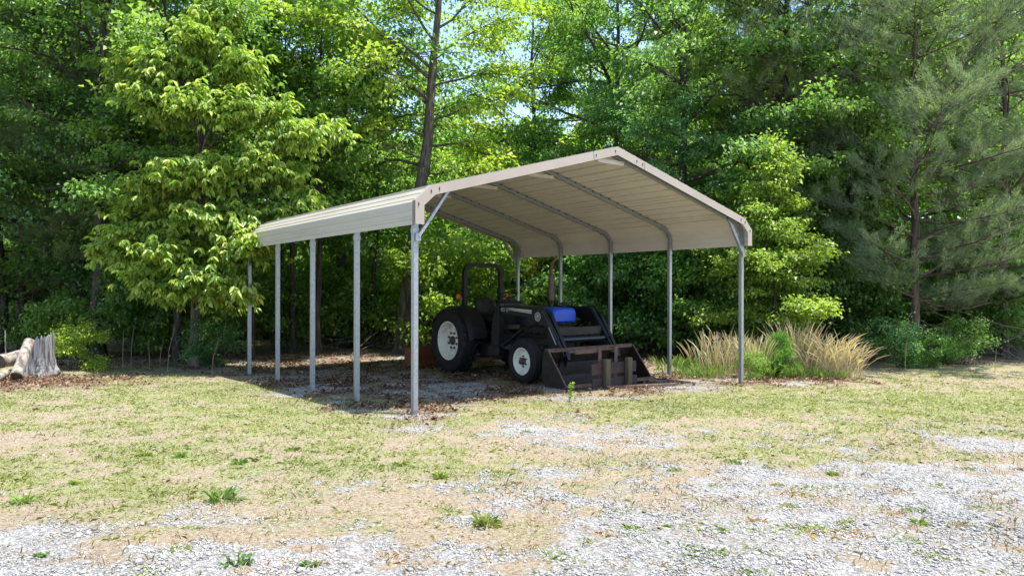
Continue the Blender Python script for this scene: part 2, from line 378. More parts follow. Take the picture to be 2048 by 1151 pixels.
# reddish brown upright weeds along the gravel edge
x, y = sample_pts(60000, ymax=9); G, GR, L = fields(x, y)
edge = np.clip(1-np.abs(G-.35)*2.2, 0, 1)*np.clip((fbm(x*2.2, y*2.2, 31, 3)-.47)*7, 0, 1)
wx_, wy_ = thin(x, y, edge*.5*(1-L))
V, f = blades(wx_, wy_, .02+.045*rs.random(len(wx_)), .004+.003*rs.random(len(wx_)), .2+.5*rs.random(len(wx_)))
M['brownweed'] = leafmat('brown_weed_stems', (.20, .12, .075), (.30, .21, .13), (.32, .28, .15), .2, .8, .1)
tag(np_obj('brown_weeds', V, [f], M['brownweed']), 'short reddish brown weed stems standing along the gravel edge', 'weeds', kind='stuff')

def stones(x, y, s, rng=rs):
    n = len(x)
    base = np.array([(1, 0, 0), (0, 1, 0), (-1, 0, 0), (0, -1, 0), (0, 0, 1), (0, 0, -1), (.6, .6, .5), (-.6, -.6, .5)], float)[:6]
    V = base[None]*(1+.5*(rng.random((n, 6, 1))-.5))*s[:, None, None]
    V = V+ (rng.random((n, 6, 3))-.5)*s[:, None, None]*.55
    V[:, :, 2] *= .62
    a = rng.random(n)*6.283; c, si = np.cos(a)[:, None], np.sin(a)[:, None]
    vx = V[:, :, 0]*c-V[:, :, 1]*si; vy = V[:, :, 0]*si+V[:, :, 1]*c; V[:, :, 0] = vx; V[:, :, 1] = vy
    V = V+np.stack([x, y, gzz(x, y)+s*.2], 1)[:, None]
    F_ = np.array([(0, 1, 4), (1, 2, 4), (2, 3, 4), (3, 0, 4), (1, 0, 5), (2, 1, 5), (3, 2, 5), (0, 3, 5)])
    return V.reshape(-1, 3), (F_[None]+np.arange(n)[:, None, None]*6).reshape(-1, 3)
x, y = sample_pts(340000, ymin=2.8, ymax=11.5, p=1.0); G, GR, L = fields(x, y)
x, y = thin(x, y, np.clip(G*.62-.02, .004, 1))
s = .0032+.006*rs.random(len(x))**2+.012*(rs.random(len(x)) > .96)*rs.random(len(x))+.0003*y
V, f = stones(x, y, s)
tag(np_obj('gravel', V, [f], M['stone']), 'loose pale grey crushed stone gravel across the drive', 'gravel', kind='stuff')

def leaves(P, D, size, rng, up=1.0, six=True, fold=.18, narrow=.30, droop=.0, curl=.18):
    """leaf blades: base at P, pointing along D"""
    n = len(P); a = nrm(D); N = nrm(np.stack([np.zeros(n), np.zeros(n), np.full(n, up)], 1)+(rng.random((n, 3))-.5)*1.3)
    b = nrm(np.cross(a, N)); N = np.cross(b, a); s = size[:, None]; wv = s*narrow
    if six:
        l1 = P+a*s*.33+b*wv*.95+N*s*fold*.5; l2 = P+a*s*.68+b*wv*.78+N*s*(fold*.4-curl*.3)
        r1 = P+a*s*.33-b*wv*.95+N*s*fold*.5; r2 = P+a*s*.68-b*wv*.78+N*s*(fold*.4-curl*.3)
        tip = P+a*s-N*s*curl
        V = np.stack([P, l1, l2, tip, r2, r1], 1).reshape(-1, 3); o = np.arange(n)[:, None]*6
        return V, np.concatenate([o+np.array([[0, 3, 2, 1]]), o+np.array([[0, 5, 4, 3]])])
    l = P+a*s*.5+b*wv+N*s*fold; r = P+a*s*.45-b*wv+N*s*fold; tip = P+a*s-N*s*curl
    V = np.stack([P, l, tip, r], 1).reshape(-1, 3); o = np.arange(n)[:, None]*4
    return V, o+np.array([[0, 1, 2, 3]])
x, y = sample_pts(150000, ymin=6.5, ymax=17, p=1.3); G, GR, L = fields(x, y)
x, y = thin(x, y, np.clip(L*.75-.10, 0, 1)*np.clip(.15+1.4*(fbm(x*3, y*3, 41, 3)-.1), .2, 1)+.0005)
n = len(x); a = rs.random(n)*6.283; D = np.stack([np.cos(a), np.sin(a), rs.random(n)*1.0-.3], 1)
V, f = leaves(np.stack([x, y, gzz(x, y)+.006+.03*rs.random(n)], 1), D, .03+.04*rs.random(n)**1.3, rs, six=False, narrow=.36, fold=.25, curl=.2)
tag(np_obj('leaf_litter', V, [f], M['litter']), 'brown fallen leaves lying under the carport and along the wood edge', 'leaf litter', kind='stuff')

# ------------------------------------------------------------------ carport
YAW = .6529
CO = Vector((-1.106, 7.85, 0)); Wd = 6.2365; SP = 1.524; E_ = CZ+.7085      # panel bottom height
C = empty('carport', CO, YAW, 'open tan metal carport with a peaked ribbed roof on galvanised posts', 'carport')
def cw(u, v): return CO.x+math.cos(YAW)*u-math.sin(YAW)*v, CO.y+math.sin(YAW)*u+math.cos(YAW)*v
o_, a_, b_, c_, r_ = .047, .2527, .4232, .140, 1.2278
T = .062
half = [(-o_, E_), (-o_, E_+a_), (c_, E_+b_), (Wd/2, E_+r_)]
prof = half+[(Wd-x, z) for x, z in half[::-1][1:]]
F0, B0 = -.15, 4*SP+.15
# the sheet: ribs run from front to back
def sheet_profile(prof, off):
    out = []
    for i in range(len(prof)-1):
        (x0, z0), (x1, z1) = prof[i], prof[i+1]; L = math.hypot(x1-x0, z1-z0); tx, tz = (x1-x0)/L, (z1-z0)/L; nx_, nz_ = -tz, tx
        k = max(1, round(L/.229)); st = L/k
        out.append((x0+nx_*off, z0+nz_*off))
        if L < .3:
            for q in (.3, .7):
                for dq, hh in ((-.03, 0), (-.018, .006), (.018, .006), (.03, 0)):
                    d = q*L+dq*.7; out.append((x0+tx*d+nx_*(hh+off), z0+tz*d+nz_*(hh+off)))
            continue
        for j in range(k):
            c = (j+.5)*st
            for dq, hh in ((-.024, 0), (-.019, .028), (.019, .028), (.024, 0)):
                d = c+dq; out.append((x0+tx*d+nx_*(hh+off), z0+tz*d+nz_*(hh+off)))
            if j % 4 == 3 and j < k-1:          # a side lap between two sheets: a narrow open step
                for dq, hh in ((-.008, 0), (-.007, .022), (.007, .022), (.008, 0)):
                    d = (j+1)*st+dq; out.append((x0+tx*d+nx_*(hh+off), z0+tz*d+nz_*(hh+off)))
    out.append(prof[-1]); return out
def flat(prof, off):
    return prof
LAP = set(); mb = MB(); pi = sheet_profile(prof, 0.0)
for i in range(len(pi)-1):
    if .012 < math.hypot(pi[i+1][0]-pi[i][0], pi[i+1][1]-pi[i][1]) < .016: LAP.add((pi[i][1], pi[i][0]))
n = len(pi); top = [(x, F0, z+.0012) for x, z in pi]+[(x, B0, z+.0012) for x, z in pi]; bot = [(x, F0, z) for x, z in pi]+[(x, B0, z) for x, z in pi]
po = sheet_profile(prof, 0.004)
top = [(x, F0, z) for x, z in po]+[(x, B0, z) for x, z in po]
mb.v = [Vector(v) for v in bot+top]
for i in range(n-1):
    mb.f.append([i, i+1, i+1+n, i+n]); mb.m.append(2 if (pi[i][1], pi[i][0]) in LAP else 1)  # lap slot floors painted dark, standing in for the shadow gap
    mb.f.append([2*n+i, 3*n+i, 3*n+i+1, 2*n+i+1]); mb.m.append(0)
for i in (0, n-1): mb.f.append([i, i+n, i+3*n, i+2*n]); mb.m.append(0)
for s_ in (0, n):
    for i in range(n-1): mb.f.append([s_+i, s_+i+2*n, s_+i+1+2*n, s_+i+1]); mb.m.append(0)
mb.sm = [False]*len(mb.f)
mb.build('roof_sheet', [M['panel_out'], M['panel_in'], M['screw']], C)
# trim round the front and back edge
def offs(prof, d):
    out = []
    for i, (x, z) in enumerate(prof):
        ns = []
        for j in (i-1, i):
            if 0 <= j < len(prof)-1:
                (x0, z0), (x1, z1) = prof[j], prof[j+1]; L = math.hypot(x1-x0, z1-z0); ns.append(Vector((-(z1-z0)/L, (x1-x0)/L)))
        nn = sum(ns, Vector((0, 0))); nn.normalize(); k = 1/max(.5, nn.dot(ns[0])); out.append((x+nn.x*d*k, z+nn.y*d*k))
    return out
def trim(y, s, nm):
    hi = offs(prof, .026); lo = offs(prof, -.088); t = MB()
    for i in range(len(prof)-1):
        # the face of each length, ends mitred, with a return leg over the sheet
        face = [(hi[i][0], y, hi[i][1]), (hi[i+1][0], y, hi[i+1][1]), (lo[i+1][0], y, lo[i+1][1]), (lo[i][0], y, lo[i][1])]
        back = [(p[0], y+s*.004, p[2]) for p in face]
        t.add(face+back, [(0, 1, 2, 3), (7, 6, 5, 4), (0, 4, 5, 1), (3, 2, 6, 7), (0, 3, 7, 4), (1, 5, 6, 2)])
        rt = [(hi[i][0], y+s*.004, hi[i][1]), (hi[i+1][0], y+s*.004, hi[i+1][1]), (hi[i+1][0], y+s*.07, hi[i+1][1]), (hi[i][0], y+s*.07, hi[i][1])]
        t.add(rt+[(p[0], p[1], p[2]-.003) for p in rt], [(0, 1, 2, 3), (7, 6, 5, 4), (0, 4, 5, 1), (3, 2, 6, 7), (0, 3, 7, 4), (1, 5, 6, 2)])
    o = t.build(nm, [M['trim']], C)
    if s > 0:
        def mark(i, f, h0=.35, l=.035):        # lap seams and screws with their dark streaks
            x0, z0 = hi[i][0]+(hi[i+1][0]-hi[i][0])*f, hi[i][1]+(hi[i+1][1]-hi[i][1])*f
            x1, z1 = lo[i][0]+(lo[i+1][0]-lo[i][0])*f, lo[i][1]+(lo[i+1][1]-lo[i][1])*f; q = MB()
            X_ = x0+(x1-x0)*h0; Z_ = z0+(z1-z0)*h0
            q.box(X_-.006, X_+.006, y-.006, y+.001, Z_-l, Z_); q.build('screw', M['screw'], o)
        for i, f in ((0, .97), (1, .9), (2, .03), (2, .86), (2, .985), (3, .13), (3, .17), (3, .97), (4, .1), (4, .9)): mark(i, f)
        for i, f in ((2, .845), (3, .185)):
            x0, z0 = hi[i][0]+(hi[i+1][0]-hi[i][0])*f, hi[i][1]+(hi[i+1][1]-hi[i][1])*f
            x1, z1 = lo[i][0]+(lo[i+1][0]-lo[i][0])*f, lo[i][1]+(lo[i+1][1]-lo[i][1])*f
            q = MB(); q.bar((x0, y-.0015, z0), (x1, y-.0015, z1), .004, .003, up=(0, 1, 0)); q.build('seam', M['screw'], o)
    return o
trim(F0-.004, 1, 'front_trim'); trim(B0+.004, -1, 'back_trim')
# bows: legs, curved knee, rafters, gusset at the ridge
ra = math.atan2(r_-b_, Wd/2-c_)
ks = []
for k in range(5):
    y = k*SP
    for side in (0, 1):
        X_ = Wd if side else 0; sg = -1 if side else 1
        gx0, gy0 = cw(X_, y); zb = H(gx0, gy0)
        lg = MB(); xx = X_+sg*T/2*.2
        lg.box(xx-T/2, xx+T/2, y-T/2, y+T/2, zb-.15, E_+.02, bev=.004)
        lg.box(xx-T/2-.004, xx+T/2+.004, y-T/2-.004, y+T/2+.004, E_-.09, E_-.03, bev=.003)
        lg.build('leg', M['galv'], C)
    # knee curve from the leg into the rafter, one mesh per side
    for side in (0, 1):
        X_ = Wd if side else 0; sg = -1 if side else 1
        x0 = X_+sg*T/2*.2; rad = .33; pts = []
        a1 = math.pi/2-ra
        for q in range(9):
            t = q/8*a1; pts.append((x0+sg*rad*(1-math.cos(t)), y, E_+.02+.13+rad*math.sin(t)))
        e = pts[-1]
        # shift so that the rafter lies just under the sheet
        def under(x): return E_+b_+(x-c_)*math.tan(ra)-.042
        dz = under(abs(e[0]-X_))-e[2]
        pts = [(p[0], p[1], p[2]+dz*(i/8)) for i, p in enumerate(pts)]
        pts = [(x0, y, E_+.02)]+pts
        kn = MB(); kn.tube(pts, T*.7071, n=4, sq=True); kn.build('knee_bend', M['galv'], C)
        pr = [(X_+sg*(abs(p[0]-X_)+.05), p[1]+.0, p[2]-.05) for p in pts[2:]]
        kn = MB(); kn.tube(pr, .012, n=6); kn.build('knee_rod', M['galv'], C)
        e = pts[-1]; rf = MB(); ex = Wd/2-.0
        xs = abs(e[0]-X_)+.002
        pe = (X_+sg*(ex-.001), y, under(ex)); ps = (X_+sg*xs, y, under(xs))
        rf.bar(ps, pe, T, T, up=(0, 0, 1), bev=.004)
        sp = (X_+sg*(xs+.10), y, under(xs+.10)); rf.bar(ps, sp, T+.008, T+.008)
        for j in range(14):                                  # heads of the screws through the purlin side
            u = .45+j*.195
            rf.box(X_+sg*u-.012, X_+sg*u+.012, y-T/2-.014, y-T/2+.004, under(u)+.016, under(u)+.034, 1)
        rf.build('rafter', [M['galv'], M['screw']], C)
    g = MB(); d = .26
    g.bar((Wd/2-d, y, under(Wd/2-d)-.055), (Wd/2+d, y, under(Wd/2-d)-.055), T*.9, T*.9, bev=.004)
    zt = under(Wd/2)-.03
    g.build('peak_gusset', M['panel_in'], C)  # steel tube in the sheet's beige, which paints in its shaded tone
    if k in (0, 4):
        for side in (0, 1):
            X_ = Wd if side else 0; sg = -1 if side else 1
            br = MB(); yo = y-.045 if k == 0 else y+.045
            br.bar((X_+sg*.02, yo, E_-.13), (X_+sg*.43, yo, under(.43)-.02), .035, .06, up=(1, 0, 1), bev=.003)
            br.box(X_+sg*.02-.03, X_+sg*.02+.03, yo-.02, yo+.02, E_-.18, E_-.09)
            br.build('knee_brace', M['galv'], C)

# ------------------------------------------------------------------ tractor (local: x across, -y forward, z up)
tx, ty = cw(4.13, 4.38)
TZ = H(tx, ty)-.005
TR = empty('tractor', (tx, ty, TZ), YAW, 'dark tractor with bright blue bonnet, roll bar and front loader parked under the carport', 'tractor')
def wheel(x, y, R_, wdt, rr, side, front):
    """side -1: outer face towards -x"""
    w_ = empty('front_wheel' if front else 'rear_wheel', (x, y, R_)); w_.parent = TR
    zf = H(*cw(4.13+x, 4.38+y))-TZ; w_.location.z = zf+R_-.008
    if side > 0: w_.rotation_euler = (0, 0, math.pi)
    h = wdt/2; t = MB()
    pr = [(-h*.72, rr), (-h*.95, rr+.04), (-h*1.02, (rr+R_)/2), (-h*.93, R_-.06), (-h*.72, R_-.02), (0, R_ if front else R_-.025), (h*.72, R_-.02), (h*.93, R_-.06), (h*1.02, (rr+R_)/2), (h*.95, rr+.04), (h*.72, rr)]
    if front: pr = pr[:4]+[(-h*.78, R_-.012), (-h*.5, R_), (-h*.42, R_-.015), (-h*.34, R_), (-.012, R_+.003), (-.008, R_-.014), (.008, R_-.014), (.012, R_+.003), (h*.34, R_), (h*.42, R_-.015), (h*.5, R_), (h*.78, R_-.012)]+pr[-4:]
    t.lathe(pr, n=56)
    if not front:
        for k in range(22):
            for sd in (-1, 1):
                a0 = 2*math.pi*(k+(.5 if sd > 0 else 0))/22; pts = []
                Mx = Matrix.Rotation(a0, 4, 'X')
                vs = []
                for q, (xx, da) in enumerate(((sd*h*.99, .0), (sd*h*.05, .26))):
                    for dz in (-.035, .012 if q else -.004):
                        for dd in (-.045, .045):
                            a = da+dd; rad = R_+dz; vs.append((xx, -rad*math.sin(a), rad*math.cos(a)))
                t.add(vs, [(0, 1, 3, 2), (4, 6, 7, 5), (0, 2, 6, 4), (1, 5, 7, 3), (2, 3, 7, 6), (0, 4, 5, 1)], 0, False, Mx)
    t.build('tyre', M['tyre'], w_)
    r = MB()
    if front:
        r.lathe([(-h*.74, rr+.012), (-h*.80, rr+.012), (-h*.80, rr-.004), (-h*.66, rr-.015), (-h*.55, rr-.03), (-h*.1, rr-.045), (-h*.02, rr*.62), (-h*.30, rr*.5), (-h*.34, rr*.3), (-h*.34, 0)], n=44)
        r.lathe([(-h*.1, rr-.045), (h*.7, rr)], n=44)
    else:
        r.lathe([(-h*.74, rr+.016), (-h*.82, rr+.016), (-h*.82, rr-.006), (-h*.70, rr-.02), (-h*.62, rr-.022), (-h*.55, rr-.05), (h*.28, rr-.06), (h*.34, rr-.07), (h*.34, rr*.64), (h*.02, rr*.55), (-h*.05, rr*.52), (-h*.05, 0)], n=52)
        r.lathe([(h*.34, rr-.07), (h*.9, rr)], n=44)
        for k in range(8):
            a = k*math.pi/4; cy_, cz_ = (rr-.10)*math.cos(a), (rr-.10)*math.sin(a)
            r.box(h*.05, h*.33, cy_-.035, cy_+.035, cz_-.03, cz_+.03)
    r.build('rim', M['rim'], w_)
    hb = MB(); e = -h*.34 if front else -h*.05
    hb.lathe([(e+.005, .062 if front else .085), (e-.03, .058 if front else .08), (e-.045, .04), (e-.075, .035), (e-.08, 0)], n=24)
    nb, br = (6, .085) if front else (8, .15)
    for k in range(nb):
        a = 2*math.pi*(k+.5)/nb; cy_, cz_ = br*math.cos(a), br*math.sin(a); s = .012 if front else .02
        hb.lathe([(e+.003, s*1.2), (e-.018, s*1.2), (e-.02, s*.7), (e-.035, s*.6), (e-.035, 0)], Matrix.Translation((0, cy_, cz_)), n=8, smooth=False)
    hb.build('hub', M['hub'], w_)
wheel(-.80, 0, .62, .33, .355, -1, False); wheel(.80, 0, .62, .33, .355, 1, False)
wheel(-.885, -2.32, .37, .20, .215, -1, True); wheel(.885, -2.32, .37, .20, .215, 1, True)
def part(name, mb, mat, parent=None): return mb.build(name, mat, parent or TR)
# driveline
b = MB(); b.box(-.24, .24, -.15, .32, .38, .85, bev=.03); b.box(-.20, .20, -1.25, -.15, .38, .80, bev=.03)
b.tube([(-.62, 0, .62), (.62, 0, .62)], .10, n=14); b.tube([(-.66, 0, .62), (-.3, 0, .62)], .14, n=16); b.tube([(.3, 0, .62), (.66, 0, .62)], .14, n=16)
b.box(-.12, .12, .32, .42, .45, .8); b.tube([(-.15, -.7, .42), (.1, -.9, .36)], .06)
part('gearbox', b, M['iron'])
b = MB(); b.box(-.19, .19, -2.25, -1.25, .46, .98, bev=.03); b.box(-.16, .16, -2.1, -1.35, .36, .46, bev=.02)
for k in range(4): b.tube([(-.27, -1.42-k*.2, .82), (-.17, -1.42-k*.2, .84)], .025)
b.tube([(-.26, -1.35, .80), (-.26, -2.1, .80)], .03); b.tube([(-.24, -1.6, .60), (-.24, -1.85, .60)], .055, n=14); b.tube([(-.25, -2.0, .6), (-.25, -2.12, .6)], .075, n=14)
part('engine', b, M['iron'])
# bonnet: blue shell, shade painted in as dark blue, ending in a bright nose
def hood_ring(y, hw, z0, z1, r=.06):
    pts = [(-hw, z0), (-hw, z1-r), (-hw+.3*r, z1-.35*r), (-hw+r, z1), (0, z1+.012), (hw-r, z1), (hw-.3*r, z1-.35*r), (hw, z1-r), (hw, z0)]
    return [(x, y, z) for x, z in pts]
def loft(mb, rings, m=0, smooth=False):
    n = len(rings[0]); vs = [v for r in rings for v in r]
    fs = [(i*n+k, i*n+k+1, (i+1)*n+k+1, (i+1)*n+k) for i in range(len(rings)-1) for k in range(n-1)]
    fs += [(0, (len(rings)-1)*n, len(rings)*n-1, n-1)] if False else []
    fs += [tuple(range(n)), tuple((len(rings)-1)*n+k for k in range(n))]
    fs += [(i*n, (i+1)*n, (i+1)*n+n-1, i*n+n-1) for i in range(len(rings)-1)]
    return mb.add(vs, fs, m, smooth)
b = MB(); loft(b, [hood_ring(-.86, .27, .98, 1.33), hood_ring(-1.6, .275, .98, 1.315), hood_ring(-2.02, .275, .99, 1.30)])
hood = part('bonnet', b, M['navy'])
b = MB(); loft(b, [hood_ring(-2.02, .278, 1.04, 1.306), hood_ring(-2.22, .276, 1.045, 1.300, .05), hood_ring(-2.285, .268, 1.05, 1.290, .06), hood_ring(-2.315, .245, 1.075, 1.262, .06)], smooth=False)
b.box(-.235, .235, -2.322, -2.31, 1.165, 1.168, bev=0)
part('bonnet_nose', b, M['blue'])
b = MB(); b.box(-.25, .25, -2.30, -2.06, .50, 1.0, bev=.02)
for k in range(12): b.box(-.23, .23, -2.312, -2.30, .55+k*.036, .562+k*.036)
part('grille', b, M['black'])
b = MB(); b.box(-.28, .28, -.86, -.62, .82, 1.40, bev=.05); b.add([(-.24, -.62, 1.1), (.24, -.62, 1.1), (.24, -.60, 1.42), (-.24, -.60, 1.42), (-.24, -.86, 1.34), (.24, -.86, 1.34)], [(0, 1, 2, 3), (3, 2, 5, 4)])
part('dashboard', b, M['navy'])
b = MB(); b.tube([(.15, -2.12, 1.28), (.15, -2.12, 1.35)], .03); b.lathe([(0, 0), (0, .075), (.03, .085), (.045, .05), (.055, 0)], Matrix.Translation((.15, -2.12, 1.345)) @ Matrix.Rotation(-math.pi/2, 4, 'Y'), n=20)
part('air_cleaner_cap', b, M['iron'])
# exhaust
b = MB(); ex, ey = .20, -1.72
def vl(prof, n=20): b.lathe(prof, Matrix.Translation((ex, ey, 0)) @ Matrix.Rotation(-math.pi/2, 4, 'Y'), n=n)
vl([(1.30, .024), (1.40, .026), (1.41, .055), (1.44, .06), (1.88, .06), (1.905, .05), (1.91, .0)])
ex_o = part('exhaust_muffler', b, M['exhaust'])
b = MB(); b.tube([(ex, ey, 1.90), (ex, ey, 2.06), (ex+.01, ey-.005, 2.10), (ex+.05, ey-.02, 2.15), (ex+.09, ey-.04, 2.19)], [.026, .026, .027, .03, .034], n=12); b.build('exhaust_pipe', M['rustpipe'], ex_o)
# platform, fenders, seat, steering wheel
b = MB(); b.box(-.52, .52, -.95, -.20, .56, .60, bev=.01); b.box(-.56, -.52, -.95, -.55, .38, .60); b.box(-.75, -.52, -.80, -.55, .36, .385); b.box(.52, .75, -.80, -.55, .36, .385)
part('platform', b, M['black'])
for sg in (-1, 1):
    b = MB(); vs = []; fs = []; n_ = 18; xi, xo = sg*.50, sg*.90
    for k in range(n_+1):
        a = R(8+k*(150-8)/n_); rad = .70
        y_, z_ = -rad*math.cos(a), .62+rad*math.sin(a)*1.0
        z_ = min(z_, 1.30)
        vs += [(xi, y_, z_), (xo-sg*.10, y_, z_), (xo, y_, z_-.05), (xo-sg*.005, y_, z_-.06), (xo-sg*.10, y_, z_-.012), (xi, y_, z_-.012)]
    for k in range(n_):
        for j in range(6): fs.append((k*6+j, k*6+(j+1) % 6, (k+1)*6+(j+1) % 6, (k+1)*6+j))
    b.add(vs, fs)
    sk = [(y_, z_) for _, y_, z_ in [vs[k*6] for k in range(n_+1)]]+[(.55, .62), (-.65, .62)]
    b.prism([(p[0], p[1]-.002) for p in sk], xi-sg*.003, xi-sg*.012)
    part('fender', b, M['black'])
b = MB(); b.box(-.22, .22, -.42, .02, .98, 1.07, bev=.035); b.box(-.10, .10, -.3, -.05, .84, .98)
st = part('seat', b, M['seat'])
b = MB()
b.add([v for r in [[(-.20, .02, 1.04), (.20, .02, 1.04), (.20, .10, 1.04), (-.20, .10, 1.04)], [(-.225, .05, 1.20), (.225, .05, 1.20), (.225, .14, 1.20), (-.225, .14, 1.20)], [(-.205, .09, 1.38), (.205, .09, 1.38), (.205, .17, 1.38), (-.205, .17, 1.38)], [(-.13, .12, 1.455), (.13, .12, 1.455), (.13, .17, 1.455), (-.13, .17, 1.455)]] for v in r],
      [(0, 1, 2, 3), (12, 13, 14, 15)]+[(i*4+k, i*4+(k+1) % 4, i*4+4+(k+1) % 4, i*4+4+k) for i in range(3) for k in range(4)], 0, True)
b.build('backrest', M['seat'], st)
b = MB(); cs = Vector((0, -.66, 1.50)); ax = Vector((0, .45, .9)).normalized(); u = Vector((1, 0, 0)); v_ = ax.cross(u)
ring = [cs+(u*math.cos(t)+v_*math.sin(t))*.195 for t in [2*math.pi*k/28 for k in range(29)]]; b.tube(ring, .013, n=8, caps=False)
for k in range(3):
    t = 2*math.pi*k/3+.5; b.tube([cs-ax*.03, cs+(u*math.cos(t)+v_*math.sin(t))*.19], .008, n=6)
b.tube([cs-ax*.03, cs-ax*.35], .022)
part('steering_wheel', b, M['black'])
for xx, yy, zz in ((-.2, -.42, 1.18), (.22, -.4, 1.2), (.28, -.35, 1.14), (-.26, -.6, 1.25), (.33, -.2, 1.35)):
    b = MB(); b.tube([(xx*.8, yy, .7), (xx, yy-.03, zz)], .008, n=6); b.lathe([(0, 0), (.005, .018), (.03, .02), (.045, 0)], Matrix.Translation((xx, yy-.03, zz)) @ Matrix.Rotation(-math.pi/2, 4, 'Y'), n=10); part('control_lever', b, M['black'])
# roll bar
b = MB(); pts = []; hw = .44; zt = 2.10; rc = .17; yb = .16
pts = [(-hw, yb, .70), (-hw, yb, 1.3)]+[(-hw+rc*(1-math.cos(t)), yb, zt-rc+rc*math.sin(t)) for t in [k*math.pi/16 for k in range(9)]]
pts += [(-x_, y_, z_) for x_, y_, z_ in pts[::-1]]
b.tube(pts, .056, n=4, sq=True)
for sg in (-1, 1): b.box(sg*hw-.055, sg*hw+.055, yb-.06, yb+.06, 1.46, 1.66, bev=.008); b.tube([(sg*(hw+.055)-.03, yb, 1.6), (sg*(hw+.055)+.03, yb, 1.6)], .02); b.box(sg*hw-.06, sg*hw+.06, yb-.08, yb+.08, .62, .95, bev=.01)
rb = part('roll_bar', b, M['black'])
for sg in (-1, 1):
    b = MB(); b.box(sg*.56-.07, sg*.56+.05, yb-.02, yb+.02, 1.42, 1.45)
    b.lathe([(-.03, 0), (-.03, .05), (0, .058), (.03, .05), (.03, 0)], Matrix.Translation((sg*.60, yb-.02, 1.47)) @ Matrix.Rotation(math.pi/2, 4, 'Z'), n=18)
    b.build('turn_signal', M['orange'], rb)
# front axle
b = MB(); b.tube([(-.80, -2.32, .36), (-.45, -2.32, .40), (0, -2.32, .44), (.45, -2.32, .40), (.80, -2.32, .36)], .06, n=10)
for sg in (-1, 1): b.tube([(sg*.72, -2.32, .26), (sg*.72, -2.32, .50)], .05, n=12); b.tube([(sg*.72, -2.12, .36), (0, -2.12, .38)], .016)
b.box(-.16, .16, -2.55, -1.9, .42, .56, bev=.02); part('front_axle', b, M['iron'])
b = MB(); b.box(-.46, -.24, -.95, -.3, .40, .56, bev=.02); b.tube([(-.35, -1.1, .5), (-.35, -1.5, .46)], .07, n=12); part('fuel_tank', b, M['iron'])
